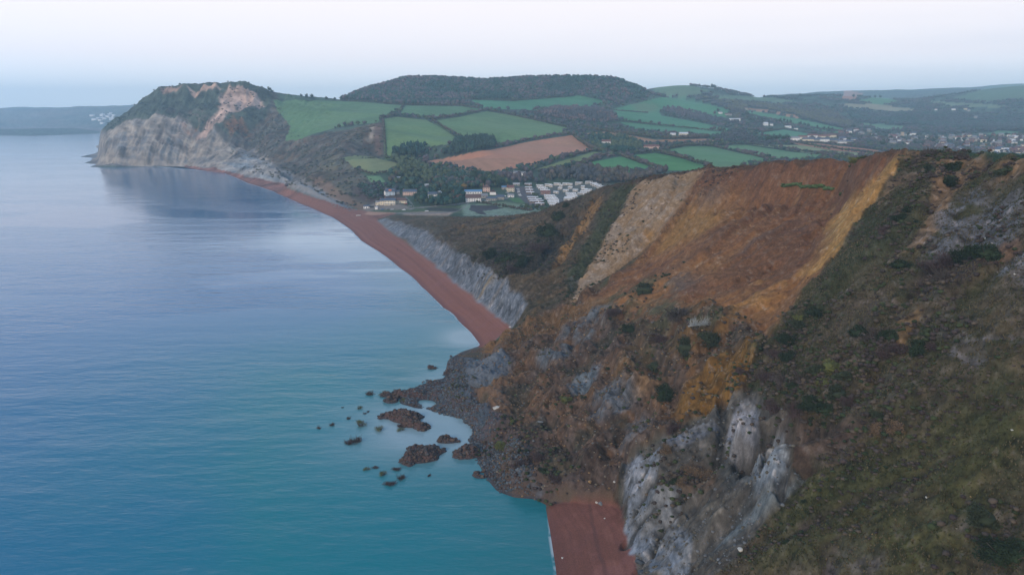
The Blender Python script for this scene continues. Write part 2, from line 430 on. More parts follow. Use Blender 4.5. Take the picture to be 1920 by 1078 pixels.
R14 = fbm(X, Y, 16, 4, .5, 6, ridged=True) - .5
NF = fbm(X, Y, 160, 3, .45, 11) - .5
cliffy = smooth(slope_b, .55, 1.1) * land
nearf = smooth(Y, 1100, 600)
midf = smooth(Y, 3000, 1200)
dz = np.zeros_like(ZB)
dz += nearf * land * (M_slip * (1 - M_scarf)) * (N40 * 10 + N12 * 9 + R14 * 7 + N3 * 3.2 + STR * .9)
dz += nearf * land * M_scarf * (N12 * 3.0 + STR * 1.5 + N3 * .5 + R14 * 1.6)
dz += nearf * land * M_grey * (N12 * 4.5 + R14 * 3.5 + STR * .8 + N3 * 1.6)
dz += nearf * land * M_right * (N40 * 5 + N12 * 3.6 + N3 * 1.4 + STR * .5 + R14 * 1.5)
RUB = fbm(X, Y, 2.4, 3, .6, 41, ridged=True) - .5
dz += nearf * land * (M_slip * (1 - M_scarf * .92)) * RUB * 1.3
dz += nearf * land * M_grey * RUB * 1.0
dz += nearf * land * M_right * RUB * .7
other = nearf * land * np.clip(1 - M_slip - M_grey - M_right, 0, 1)
hill = smooth(ZB, 5.5, 12)
dz += other * hill * (N12 * 3.0 + STR * 1.7 + N3 * .9 + STR2 * .5)
far = smooth(Y, 1150, 1300) * land
hd = far * smooth(Y, 2300, 2000) * smooth(X, -380, -480)
dz += hd * (N40 * 9 + R14 * 5 + N12 * 5)
und = smooth(Y, 950, 1100) * smooth(Y, 1700, 1500) * smooth(X, -225, -290) * smooth(ZB, 5, 10)
dz += und * (N40 * 9 + N12 * 5 + R14 * 4)
dz += far * (1 - hd) * NF * 6
dz += smooth(Y, 5200, 6200) * smooth(ZB, 2, 40) * (fbm(X, Y, 900, 4, .55, 13) - .5) * 90
# hold the skyline of the near crest where it is
cz_ = np.zeros_like(ZB)
# islands of slumped mud off the toe
def bump(px, py, rx, ry, ang, h, base=.8):
    cx_, cy_, _ = Z(px, py, 0)
    ca, sa = math.cos(ang), math.sin(ang)
    a = ((X - cx_) * ca + (Y - cy_) * sa) / rx
    b = (-(X - cx_) * sa + (Y - cy_) * ca) / ry
    r = np.sqrt(a * a + b * b) + (fbm(X, Y, 7, 3, .6, 12) - .5) * 1.0
    return r, h
# buttresses: the line of the sea cliffs wanders in and out
def shifted(A, dyw):
    dj_ = dyw / np.gradient(ys)[None, :]
    jj = np.clip(J_ + dj_, 0, NV - 1.001); j0_ = jj.astype(np.int32); fr = (jj - j0_).astype(np.float32)
    ii_ = I_
    return A[ii_, j0_] * (1 - fr) + A[ii_, j0_ + 1] * fr
but = (fbm(X, Y * .25, 55, 4, .55, 71, ridged=True) - .55) * 75 + (fbm(X, Y * .3, 14, 3, .6, 72) - .5) * 16
hmask = blur((smooth(Y, 1450, 1600) * smooth(X, -480, -600) * smooth(ZB, 1, 6)).astype(np.float32), 4)
ZW = shifted(ZB, but * hmask)
mid_ = smooth(Y, 380, 440) * smooth(Y, 800, 740) * (X < 60) * np.clip(1 - M_slip, 0, 1)
ZW = np.where(mid_ > 0, shifted(ZW, (fbm(X + Y * .6, Y * .2, 11, 3, .6, 73) - .5) * 12 * mid_), ZW)
def carve(ps, w, d):
    A_ = [to_grid(a, b, RMB) for a, b in dens(ps, 8, False)]
    q = []
    for i, j in A_:
        y_ = float(np.exp(np.interp(j, np.arange(NV), lny))); q.append(((U0 + i / (NU - 1) * (U1 - U0)) * y_, y_))
    q = np.array(q)
    i0 = max(0, int(min(a[0] for a in A_)) - 80); i1 = min(NU, int(max(a[0] for a in A_)) + 80)
    j0 = max(0, int(min(a[1] for a in A_)) - 90); j1 = min(NV, int(max(a[1] for a in A_)) + 90)
    sx, sy = X[i0:i1, j0:j1], Y[i0:i1, j0:j1]
    best = np.full(sx.shape, 1e9, np.float32)
    wob = (fbm(sx, sy, 5, 3, .6, 74) - .5) * w * 1.4
    for (ax, ay), (bx_, by_) in zip(q[:-1], q[1:]):
        vx, vy = bx_ - ax, by_ - ay; l2_ = vx * vx + vy * vy + 1e-6
        if l2_ > 900: continue
        t = np.clip(((sx - ax) * vx + (sy - ay) * vy) / l2_, 0, 1)
        best = np.minimum(best, np.hypot(sx - ax - t * vx, sy - ay - t * vy))
    m = np.zeros((NU, NV), np.float32)
    m[i0:i1, j0:j1] = np.clip(1 - (best + wob) / w, 0, 1)
    m = m * m * (3 - 2 * m)
    return m, d
CARVE = []
for ps, w, d in [([(1196,950),(1222,905),(1262,880),(1345,868)], 2.6, 3.5), ([(1178,1020),(1198,985),(1225,955),(1285,930)], 2.2, 2.6), ([(1222,1035),(1243,992),(1276,956),(1300,945)], 2.4, 3.2), ([(1195,1072),(1210,1046),(1226,1034)], 1.8, 2),
        ([(1440,800),(1412,848),(1396,880)], 3.0, 5.5), ([(1480,860),(1470,900),(1462,928)], 2.0, 3.5), ([(1352,740),(1356,800),(1350,852)], 2.4, 3.5), ([(1300,1075),(1312,1055),(1326,1042)], 1.8, 2.2), ([(1180,905),(1200,900),(1215,880)], 1.2, 1.5),
        ([(1480,1010),(1510,990),(1570,958),(1640,925),(1700,900),(1795,855)], 2.2, 1.7), ([(1590,985),(1640,960),(1760,920)], 1.5, .9), ([(1560,1078),(1540,1030),(1600,990)], 1.8, 1.2),
        ([(1800,300),(1778,340),(1750,380),(1700,430),(1640,480),(1570,540)], 6, 3.5), ([(1880,330),(1850,400),(1800,470),(1700,540)], 7, 3.0), ([(1920,450),(1850,500),(1760,560),(1690,640),(1640,720)], 6, 3.0),
        ([(1900,640),(1800,650),(1770,660),(1840,690)], .8, .5), ([(1620,835),(1600,855),(1540,880)], 1.6, 1.6), ([(1120,365),(1090,430),(1040,500)], 5, 3.5), ([(1090,395),(1050,450),(1000,500),(950,505)], 12, 6), ([(1180,350),(1130,440),(1075,540)], 5, 2.5),
        ([(940,425),(900,470),(880,500)], 8, 3.5), ([(860,425),(830,455)], 7, 3), ([(1550,420),(1500,480),(1420,520),(1300,560)], 7, 3.0), ([(1300,360),(1250,440),(1200,500)], 4, 2.0), ([(1620,310),(1600,350),(1550,410)], 4, 2.0), ([(1500,310),(1470,370),(1400,420)], 4, 1.8),
        ([(1420,318),(1380,370),(1320,420)], 4, 1.8), ([(1345,328),(1327,359),(1293,411)], 2.6, 1.9), ([(1368,326),(1350,357),(1316,410)], 2.6, 1.9), ([(1392,325),(1374,356),(1340,408)], 2.6, 1.9), ([(1440,321),(1422,353),(1388,406)], 2.6, 1.9), ([(1462,319),(1444,352),(1410,405)], 2.6, 1.9), ([(1488,317),(1470,350),(1436,404)], 2.6, 1.9), ([(1520,314),(1502,348),(1468,402)], 2.6, 1.9), ([(1546,312),(1528,347),(1494,401)], 2.6, 1.9), ([(1572,310),(1554,345),(1520,399)], 2.6, 1.9), ([(1590,309),(1572,344),(1538,399)], 2.6, 1.9), ([(1640,305),(1622,341),(1588,396)], 2.6, 1.9), ([(1660,303),(1642,340),(1608,395)], 2.6, 1.9), ([(1240,345),(1215,400),(1160,470)], 3, 1.6), ([(1275,335),(1240,400),(1180,480)], 3, 1.8), ([(1215,350),(1180,410),(1120,490)], 3, 1.6), ([(1360,640),(1250,740),(1180,800)], 4, 2.4), ([(1240,600),(1100,700),(960,780)], 6, 3.0), ([(1120,620),(1000,670)], 5, 2.5)]:
    m, d = carve(ps, w, d)
    CARVE.append(m); dz -= m * d
# broken steps in the slumped mass
stp = (ZB + N40 * 14 + N12 * 5) / 7.5
fr_ = stp - np.floor(stp)
dz += nearf * land * M_slip * (1 - M_scarf * .8) * (smooth(fr_, .0, .35) - fr_) * 4.5
ZT = ZW + dz
isl = [(776,790,13,8,-.5,2.3),(790,855,10,7.5,.7,2.0),(840,827,6.5,3,0,1.0),(877,850,6,4.5,.3,1.2),(770,742,9,5,0,1.6),(812,690,4,2.5,0,.5),(842,668,3.5,1.6,0,.5),(735,752,4,3,0,.7),(724,742,3,2,0,.6),
       (815,720,5,3,0,.7),(905,890,4,3,0,.7),(845,700,4,3,0,.6),(925,860,3,2,0,.6)]
for px, py, rx, ry, ang, h in isl:
    r, h = bump(px, py, rx, ry, ang, h)
    m = smooth(r, 1.25, .45)
    ZT = np.where(m > 0, np.maximum(ZT, -1.5 + (h + 1.5) * m + (N3 * 2.6 + RUB * 2.2) * m), ZT)
for px, py, rx, ry, ang, h in [(835,795,13,6.5,-.5,-1.6),(893,745,6,2.5,-.3,-.9),(858,812,7,6,0,-1.3)]:
    r, h = bump(px, py, rx, ry, ang, h)
    m = smooth(r, 1.3, .5)
    ZT = ZT * (1 - m) + np.minimum(ZT, h) * m
ZT = ZT.astype(np.float32)
# scarp edge on the near crest stays sharp: lower anything just behind it
RMT = make_hit(ZT)
slope_f = np.sqrt((np.gradient(ZT, axis=0) / (np.gradient(us)[:, None] * ys[None, :])) ** 2 + zj ** 2)
def ground(x, y):
    i = (x / y - U0) / (U1 - U0) * (NU - 1)
    j = float(np.interp(math.log(y), lny, np.arange(NV)))
    i0 = min(max(int(i), 0), NU - 2); j0 = min(max(int(j), 0), NV - 2)
    a, b = min(max(i - i0, 0), 1), min(max(j - j0, 0), 1)
    return float((ZT[i0, j0] * (1 - a) + ZT[i0 + 1, j0] * a) * (1 - b) + (ZT[i0, j0 + 1] * (1 - a) + ZT[i0 + 1, j0 + 1] * a) * b)
RMF = np.where(ys[None, :] > 800, (ZT - H) / ys[None, :], -9).astype(np.float32)
RMF = np.maximum.accumulate(RMF, axis=1)
def at(px, py, far=False):
    """the spot on the ground seen at this position of the photo (far: beyond the near hill)"""
    i, j = to_grid(px, py, RMF if far else RMT)
    y = float(np.exp(np.interp(j, np.arange(NV), lny)))
    u = U0 + i / (NU - 1) * (U1 - U0)
    return Vector((u * y, y, ground(u * y, y)))
# ------------------------------------------------------------------ materials
def mat(name, col, rough=.9, spec=.3, attr=False, vary=.25, scale=1.0, bump=.4, bscale=None, metal=0.0, detail=6, hue=None, stretch=None):
    m = bpy.data.materials.new(name); m.use_nodes = True
    n, l = m.node_tree.nodes, m.node_tree.links
    b = n['Principled BSDF']
    b.inputs['Roughness'].default_value = rough
    b.inputs['Specular IOR Level'].default_value = spec
    b.inputs['Metallic'].default_value = metal
    geo = n.new('ShaderNodeNewGeometry')
    tcn = n.new('ShaderNodeTexCoord')
    vec = geo.outputs['Position'] if attr else tcn.outputs['Object']
    if stretch:
        mpn = n.new('ShaderNodeMapping'); mpn.inputs['Scale'].default_value = stretch
        l.new(vec, mpn.inputs[0]); vec = mpn.outputs[0]
    nz_ = n.new('ShaderNodeTexNoise'); nz_.inputs['Scale'].default_value = scale; nz_.inputs['Detail'].default_value = detail
    nz_.inputs['Roughness'].default_value = .65
    l.new(vec, nz_.inputs['Vector'])
    mr = n.new('ShaderNodeMapRange'); mr.inputs['From Min'].default_value = .25; mr.inputs['From Max'].default_value = .75
    mr.inputs['To Min'].default_value = 1 - vary; mr.inputs['To Max'].default_value = 1 + vary
    l.new(nz_.outputs['Fac'], mr.inputs['Value'])
    vm = n.new('ShaderNodeVectorMath'); vm.operation = 'SCALE'
    if attr:
        at_ = n.new('ShaderNodeAttribute'); at_.attribute_name = 'Col'
        l.new(at_.outputs['Color'], vm.inputs[0])
    else:
        if hue:
            n2 = n.new('ShaderNodeTexNoise'); n2.inputs['Scale'].default_value = scale * .37; n2.inputs['Detail'].default_value = 3
            l.new(vec, n2.inputs['Vector'])
            mx = n.new('ShaderNodeMix'); mx.data_type = 'RGBA'
            r2 = n.new('ShaderNodeMapRange'); r2.inputs['From Min'].default_value = .35; r2.inputs['From Max'].default_value = .65
            l.new(n2.outputs['Fac'], r2.inputs['Value']); l.new(r2.outputs[0], mx.inputs[0])
            mx.inputs[6].default_value = (*col, 1); mx.inputs[7].default_value = (*hue, 1)
            l.new(mx.outputs[2], vm.inputs[0])
        else:
            vm.inputs[0].default_value = col
    l.new(mr.outputs[0], vm.inputs['Scale'])
    l.new(vm.outputs[0], b.inputs['Base Color'])
    if bump:
        bp = n.new('ShaderNodeBump'); bp.inputs['Strength'].default_value = bump; bp.inputs['Distance'].default_value = .3 if attr else .05
        nb = nz_
        if bscale:
            nb = n.new('ShaderNodeTexNoise'); nb.inputs['Scale'].default_value = bscale; nb.inputs['Detail'].default_value = 5
            l.new(vec, nb.inputs['Vector'])
        l.new(nb.outputs['Fac'], bp.inputs['Height']); l.new(bp.outputs[0], b.inputs['Normal'])
    return m
M_soil = mat('soil', None, attr=True, vary=.45, scale=.9, bump=1.0, spec=.15, detail=8)
M_rock = mat('rock', None, attr=True, vary=.35, scale=1.2, bump=1.0, spec=.25, detail=8)
M_turf = mat('turf', None, attr=True, vary=.4, scale=1.6, bump=.9, spec=.1, detail=8)
M_field = mat('field', None, attr=True, vary=.16, scale=.12, bump=.3, spec=.1, detail=9)
M_shingle = mat('shingle', None, attr=True, vary=.30, scale=2.5, bump=.5, spec=.25, detail=8)
M_hill = mat('hill', None, attr=True, vary=.25, scale=.15, bump=.6, spec=.1, detail=9)

# ------------------------------------------------------------------ colours of the ground (albedo, with the near land dimmed)
C = np.zeros((NU, NV, 3), np.float32)
def put(m, col, op=1.0):
    mm = (m * op)[..., None]
    C[...] = C * (1 - mm) + np.array(col, np.float32) * mm
def L(ps, col, soft=2, rough=6, op=1.0, tex=None):
    m = mask(ps, soft, rough)
    if tex is not None: m = m * tex
    put(m, col, op)
    return m
clay = (.150, .070, .032); clay2 = (.120, .058, .032); ochre = (.210, .118, .045); tan_ = (.230, .165, .105)
slate = (.100, .122, .140); slate2 = (.155, .185, .205); grass = (.070, .078, .030); dry = (.120, .098, .055); dark = (.040, .045, .024); heath = (.068, .052, .042)
green = (.052, .135, .068); green2 = (.095, .155, .070); plough = (.260, .140, .095); shingle_c = (.235, .098, .072); frost = (.21, .26, .20)
sN40 = N40 * 4; sN12 = N12 * 4; sS = STR; sS2 = STR2
tA = smooth(N12 + N3 * .5, -.12, .16); tB = smooth(fbm(X, Y, 22, 5, .6, 21), .46, .58); tC = smooth(fbm(X, Y, 9, 5, .62, 22), .48, .60)
tD = smooth(fbm(X, Y, 5, 4, .62, 23), .52, .62); tS = smooth(STR, .1, .8); tS2 = smooth(STR2 + STR * .6, .1, .9)
tF = smooth(fbm(X, Y, 60, 5, .6, 24), .45, .58); tG = smooth(fbm(X, Y, 120, 5, .6, 25), .45, .6)
V9 = fbm(X + ZT * .9, Y + ZT * .7, 9, 5, .62, 22); tC = smooth(V9, .48, .60); tD = smooth(fbm(X + ZT * .8, Y - ZT * .8, 5, 4, .62, 23), .52, .62)
# base everywhere
C[...] = (.050, .085, .055)
put(tF * smooth(Y, 900, 1200), (.045, .06, .05), .6)
put(smooth(ZT, 1.0, 0.0), (.10, .10, .09))
# --- middle distance: undercliff, village ground, farmland
L([(190,250),(300,160),(460,153),(520,175),(545,235),(560,262),(700,235),(720,230),(715,290),(640,296),(680,330),(730,350),(700,392),(640,388),(560,357),(470,334),(345,312),(180,310)], (.062,.060,.050), 1, 4)
UC = mask([(430,240),(520,190),(545,240),(560,262),(700,235),(720,230),(715,290),(640,296),(680,330),(730,350),(700,392),(640,385),(560,345),(480,300),(430,290)], 2, 5)
put(UC * tC, (.095, .062, .045), .8); put(UC * tB, (.045, .055, .045), .7); put(UC * tD, (.16, .16, .13), .35); put(UC * smooth(N12, .05, .2), (.13, .075, .035), .5)
# headland faces
HL = L([(184,252),(232,236),(300,230),(345,235),(385,255),(440,272),(480,287),(520,314),(560,334),(600,354),(640,378),(650,392),(600,374),(560,358),(470,335),(400,317),(345,313),(180,312),(165,300)], (.235, .205, .172), 1, 4)
put(HL * smooth(fbm(X, ZT * .6, 26, 6, .68, 33), .46, .56), (.13, .135, .14), .8); put(HL * tC, (.15, .12, .10), .5)
put(mask([(460,292),(520,318),(560,337),(600,357),(640,380),(660,395),(600,375),(530,347),(470,336),(410,320)], 1, 3), (.17, .20, .225), .8)
put(HL * smooth(fbm(X * .15, ZT * 2.2, 12, 3, .5, 31), .5, .6), (.30, .25, .20), .5)
UH = L([(190,250),(205,228),(301,163),(460,153),(512,178),(500,215),(440,255),(385,252),(345,233),(300,228),(232,234)], (.050, .066, .046), 1, 3)
put(UH * tC, (.035, .05, .04), .6)
L([(300,212),(345,205),(400,215),(420,235),(380,252),(330,236),(290,232)], (.15, .12, .10), 3, 8, .6, tC)
L([(415,178),(430,168),(470,172),(490,185),(495,200),(470,205),(440,212),(420,235),(385,262),(365,262),(395,230),(412,205)], (.42, .29, .23), 1, 5)
L([(352,172),(395,165),(418,166),(400,173),(360,180)], (.36, .24, .18), 1, 3)
L([(300,172),(320,168),(345,173),(320,178),(305,178)], (.26, .17, .13), 1, 3)
L([(420,238),(450,225),(470,240),(440,258)], (.22, .095, .04), 2, 5, .8, tB)
L([(340,240),(365,232),(380,245),(350,258)], (.22, .10, .05), 2, 5, .7, tB)
L([(285,270),(345,258),(400,268),(360,285),(300,282)], (.12, .09, .07), 2, 5, .6, tC)
L([(300,281),(345,278),(346,284),(300,285)], (.06, .05, .045), 1, 2, .8)
L([(690,237),(716,230),(718,292),(705,292),(700,260)], (.15, .085, .06), 1, 3, .8)
L([(697,240),(702,240),(698,262),(692,262)], (.38, .30, .22), 1, 2)
L([(590,296),(640,290),(660,325),(700,350),(690,390),(650,390),(620,362)], (.11, .10, .055), 3, 7, .7, tA)
L([(580,335),(600,332),(660,372),(690,390),(680,398),(655,388),(610,362)], (.20, .12, .075), 1, 5, .7)
L([(660,350),(700,340),(740,352),(760,372),(700,385),(668,372)], (.075, .05, .045), 2, 6, .9)
# fields
FIELDS = [
 ('a', [(512,186),(640,191),(755,198),(735,214),(714,222),(708,231),(650,236),(600,250),(560,262),(535,262),(545,238),(525,215)], (.075,.150,.080)),
 ('b', [(762,198),(865,200),(905,206),(850,217),(800,220),(748,214)], (.070,.150,.082)),
 ('c', [(718,224),(745,219),(800,224),(832,242),(862,262),(850,268),(800,275),(745,297),(722,300)], (.088,.160,.075)),
 ('d', [(808,226),(860,219),(912,209),(970,218),(1068,240),(1040,252),(1000,260),(935,272),(925,262),(870,262),(840,245)], (.082,.155,.075)),
 ('e', [(868,187),(960,191),(1050,184),(1085,180),(1150,191),(1100,200),(1000,207),(905,204)], (.045,.150,.085)),
 ('f', [(800,303),(870,290),(960,272),(1072,253),(1082,262),(1112,283),(1040,297),(990,312),(930,322),(870,318),(820,309)], plough),
 ('g', [(1004,318),(1060,300),(1115,285),(1137,288),(1100,302),(1030,322)], (.110,.155,.070)),
 ('h', [(642,297),(665,292),(700,295),(752,308),(742,320),(700,328),(668,318)], (.125,.160,.085)),
 ('i', [(683,330),(712,330),(727,345),(712,353),(700,345)], (.10,.19,.11)),
 ('j', [(1095,306),(1165,295),(1230,317),(1215,326),(1130,325)], (.048,.155,.068)),
 ('k', [(1178,293),(1230,286),(1322,312),(1300,320),(1240,320)], (.050,.160,.060)),
 ('l', [(1240,283),(1290,275),(1335,276),(1445,302),(1400,312),(1330,315)], (.072,.165,.085)),
 ('m', [(1345,275),(1400,272),(1500,285),(1560,294),(1500,303),(1455,302)], (.080,.170,.095)),
 ('n', [(1405,270),(1500,272),(1570,283),(1660,292),(1600,297),(1560,292),(1500,283)], (.150,.190,.115)),
 ('o', [(1480,267),(1540,270),(1620,278),(1690,288),(1680,293),(1560,281),(1500,272)], (.24,.13,.095)),
 ('p', [(1098,250),(1140,247),(1230,264),(1330,261),(1345,267),(1230,272),(1170,272),(1120,258)], (.245,.150,.100)),
 ('q', [(1140,207),(1180,197),(1240,183),(1290,185),(1368,206),(1360,222),(1330,222),(1250,204),(1235,210),(1240,216),(1300,228),(1360,240),(1385,248),(1330,245),(1210,232),(1160,225)], (.050,.160,.090)),
 ('r', [(1162,229),(1250,237),(1370,250),(1330,256),(1200,246)], (.060,.170,.105)),
 ('s', [(1402,207),(1450,214),(1500,224),(1590,243),(1570,250),(1500,238),(1440,225),(1400,217)], (.052,.160,.080)),
 ('t', [(1403,203),(1440,207),(1505,219),(1495,222),(1450,212),(1402,206)], (.28,.15,.10)),
 ('u', [(1420,250),(1470,243),(1545,256),(1500,263),(1450,262)], (.055,.165,.100)),
 ('v', [(1568,195),(1640,196),(1720,206),(1700,212),(1640,206),(1590,203)], (.20,.20,.14)),
 ('w', [(1583,177),(1618,178),(1600,188),(1580,184)], (.25,.13,.09)),
 ('x', [(1605,189),(1650,182),(1695,192),(1650,197)], (.060,.165,.085)),
 ('y', [(1780,186),(1850,166),(1920,160),(2200,152),(2200,182),(1920,184),(1850,192)], (.070,.130,.085)),
 ('z', [(1215,160),(1280,158),(1330,170),(1290,182),(1240,178)], (.075,.13,.08)),
 ('aa', [(1330,178),(1450,184),(1500,193),(1440,197),(1350,188)], (.085,.14,.09)),
 ('ab', [(1610,231),(1700,236),(1690,246),(1625,240)], (.085,.17,.11)),
 ('ac', [(1740,190),(1860,196),(1900,204),(1780,200)], (.12,.17,.11)),
 ('ad', [(1870,246),(1930,250),(1900,256),(1850,252)], (.07,.15,.10)),
]
fmask = []
for nm, ps, c in FIELDS:
    m = mask(ps, 0, 0 if nm not in 'eqs' else 2, True)
    m = m * (Y > 900)
    fmask.append(m > .5)
    c = (c[0] * 1.38, c[1] * 1.3, c[2] * 1.12)
    put(m, c)
    brown = c[0] > c[1] * 1.2
    put(m * tG, tuple(v * (.86 if brown else .8) for v in c), .7)
    put(m * tF, (c[0] * 1.25, c[1] * 1.08, c[2] * 1.15), .5)
    if brown:                               # drill lines along the field
        put(m * smooth(fbm(X + Y * .3, Y * .12, 9, 2, .5, 40), .45, .6), tuple(v * 1.12 for v in c), .5)
L([(1180,195),(1240,183),(1262,190),(1240,205),(1200,215)], (.15,.16,.09), 3, 6, .5, tF)
L([(800,303),(850,312),(900,322),(880,326),(820,318)], (.13,.11,.07), 1, 3, .7)
# Seatown: green, car park, roads
VG = L([(690,398),(760,398),(1000,402),(1020,392),(980,380),(870,385),(760,388)], (.080,.115,.060), 1, 2)
L([(865,385),(930,380),(980,383),(1020,393),(1000,405),(930,407),(870,405)], (.20,.27,.20), 1, 2)
L([(895,381),(950,378),(985,386),(960,390),(900,386)], (.15,.20,.12), 1, 2, .7)
L([(953,372),(975,371),(985,381),(962,378)], (.07,.16,.06), 0, 1)
L([(958,352),(985,349),(998,368),(1022,388),(1000,392),(975,372)], (.10,.095,.10), 1, 2)
L([(985,352),(1140,338),(1150,352),(1060,382),(1030,392),(998,368)], (.11,.12,.115), 1, 2, .8)
L([(1030,372),(1050,372),(1085,392),(1060,395)], (.13,.13,.135), 1, 2)
ROADS = [([(760,369),(772,382),(777,390),(768,393)], 3), ([(777,390),(830,386),(862,382),(895,376),(930,372),(955,371)], 2), ([(880,380),(872,388),(855,397),(800,400),(720,400)], 2), ([(877,392),(912,404),(935,406)], 1.5)]
L([(702,380),(745,381),(768,388),(770,393),(700,394),(690,398),(680,393)], (.22,.19,.16), 1, 2)
L([(750,399),(800,397),(852,397),(840,405),(760,404)], (.34,.26,.20), 1, 2)
road_m = np.zeros((NU, NV), bool)
for ps, w in ROADS:
    side = [(x, y - w * .5) for x, y in ps] + [(x, y + w * .5) for x, y in reversed(ps)]
    road_m |= fill_poly([to_grid(a, b, RMB) for a, b in dens(side, 3)])
put(road_m.astype(np.float32), (.21, .20, .19))
L([(800,390),(858,390),(865,394),(850,397),(800,395)], (.05,.055,.05), 1, 3)
L([(882,384),(930,386),(945,391),(905,396),(915,403),(900,402),(880,394)], (.060,.058,.062), 0, 2)
# beach
put(((Y < 345) & (X < 70)).astype(np.float32) * (1 - M_right) * (1 - M_grey) * (1 - M_slip), (.085, .058, .040))
Bm = mask([(345,311),(400,316),(430,323),(470,334),(530,346),(560,357),(600,372),(640,388),(665,392),(690,397),(745,401),(722,407),(708,412),(740,440),(755,447),(820,497),(855,528),(890,556),(925,585),(961,613),(905,655),
           (880,640),(700,480),(600,400),(500,365),(350,320)], 0, 2)
Bn = mask([(1030,946),(1090,940),(1155,944),(1168,955),(1172,995),(1190,1040),(1200,1078),(1215,1400),(1040,1400),(1020,1078)], 1, 3)
BM = np.clip(Bm + Bn, 0, 1) * (ZT < 9)
put(BM, (.200, .088, .062))
band = fbm(ZT * 9 + N12 * 1.2, Y * .012, 2.0, 3, .6, 50)
put(BM * smooth(band, .5, .7), (.26, .125, .09), .4)
put(BM * smooth(band, .46, .3), (.135, .058, .046), .5)
put(BM * tD, (.21, .10, .085), .35)
put(BM * smooth(ZT, .9, .1), (.14, .062, .052), .8)
L([(690,397),(745,399),(700,404),(680,402)], (.38,.22,.15), 1, 3)
put(BM * (Y < 345) * tB, (.125, .052, .036), .6)
C *= (1 - .12 * BM * (Y < 345))[..., None]
put(BM * (Y < 345) * smooth(np.abs(X - 24 - (Y - 180) * -.02 - N12 * 2), .8, .2), (.075, .036, .030), .5)
# --- middle cliffs of the near hill
MC = np.clip(nearf * smooth(ZB, 5.5, 7) * (1 - M_slip - M_grey - M_right) * (Y > 330), 0, 1) * (X < 200)
NC = mask([(708,411),(745,403),(860,408),(940,407),(1010,398),(1060,380),(1130,352),(1180,339),(1330,314),(1400,312),(1240,440),(1080,580),(988,600),(961,614),(925,586),(820,498),(740,441)], 1, 3)
put(NC, (.105, .080, .052))
put(NC * tB, (.072, .065, .038), .8); put(NC * tC, (.150, .098, .052), .6); put(NC * tS, (.085, .060, .042), .5)
L([(850,412),(1010,402),(1060,384),(1070,395),(1000,440),(930,455),(860,430)], (.185,.115,.055), 4, 10, .7, tA)
L([(900,470),(940,460),(1000,455),(1060,430),(1090,400),(1105,395),(1100,430),(1060,480),(1010,515),(960,510),(910,495)], (.045,.042,.032), 4, 12, .9)
L([(1025,395),(1080,385),(1050,440),(1010,455)], (.055,.045,.035), 4, 10, .6, tA)
L([(930,500),(1000,520),(1050,520),(1060,560),(1000,560),(960,540)], (.12,.085,.045), 4, 9, .8, tA)
L([(1108,378),(1130,365),(1120,400),(1090,440),(1050,490),(1030,505),(1050,470),(1080,430)], (.28,.165,.070), 1, 6, .9)
L([(1150,352),(1195,342),(1170,390),(1130,450),(1095,510),(1075,545),(1060,550),(1065,515),(1090,470),(1120,410)], (.058,.068,.032), 2, 7, .9)
L([(1062,530),(1085,500),(1100,510),(1080,550)], (.20,.20,.17), 1, 6, .7, tC)
pale = L([(1195,341),(1330,315),(1308,345),(1275,390),(1240,435),(1195,478),(1150,510),(1110,545),(1070,572),(1085,530),(1120,470),(1165,400),(1180,362)], (.235,.160,.092), 1, 6)
put(pale * tS, (.20,.145,.09), .7); put(pale * tC, (.26,.21,.155), .6)
L([(1200,435),(1225,430),(1235,445),(1215,455)], (.24,.13,.04), 2, 6, .8)
gc = L([(708,413),(725,409),(770,422),(800,437),(862,474),(905,494),(935,512),(965,543),(990,576),(961,614),(925,587),(890,558),(855,530),(820,499),(755,448),(740,441)], (.215,.235,.245), 1, 5)
put(gc * smooth(fbm((X - Y) * .7 + ZT * .7, ZT * .35, 5, 5, .65, 60), .49, .57), (.11,.12,.125), .7)
put(gc * tS, (.25,.21,.16), .5)
L([(893,505),(915,500),(935,515),(915,545),(895,560),(890,535)], (.30,.235,.14), 1, 5, .7, tS)
L([(740,415),(800,440),(860,470),(850,440),(780,418)], (.13,.115,.085), 3, 8, .7, tA)
# --- the slip
put(M_slip, (.110, .068, .040))
put(M_slip * tB, (.085, .058, .042), .8); put(M_slip * tC, (.155, .088, .045), .6); put(M_slip * tD, (.075, .070, .066), .35); put(M_slip * tS2, (.13, .105, .085), .3)
put(M_slip * smooth(N12, -.06, -.2), (.05,.052,.034), .6)
SC_ = M_scarf
put(SC_, (.168, .080, .038))
put(SC_ * tB, (.118, .056, .032), .7); put(SC_ * tS, (.19, .098, .045), .4); put(SC_ * tD, (.10, .05, .03), .5); put(SC_ * tC * tS2, (.095, .062, .050), .5); put(SC_ * tF, (.24,.12,.045), .5)
L([(1330,316),(1400,313),(1500,304),(1600,297),(1690,291),(1640,325),(1500,322),(1420,350),(1320,370),(1300,350)], (.120,.058,.034), 5, 10, .85)
put(SC_ * smooth(STR, .15, .9), (.095, .050, .032), .5)
put(SC_ * smooth(-STR, .2, 1.0), (.24, .135, .065), .4)
L([(1245,440),(1290,380),(1360,400),(1330,430),(1280,455),(1230,480)], (.225,.130,.048), 5, 9, .7)
L([(1280,370),(1340,350),(1370,380),(1310,400)], (.135,.105,.085), 5, 10, .5, tA)
L([(1700,292),(1704,285),(1680,330),(1650,370),(1612,415),(1576,465),(1545,500),(1520,520),(1490,520),(1510,500),(1545,455),(1550,410),(1600,370),(1650,320)], (.300,.170,.062), 2, 7, .9)
L([(1545,440),(1580,400),(1600,420),(1565,475),(1530,505),(1540,470)], (.33,.225,.10), 2, 8, .7, tS)
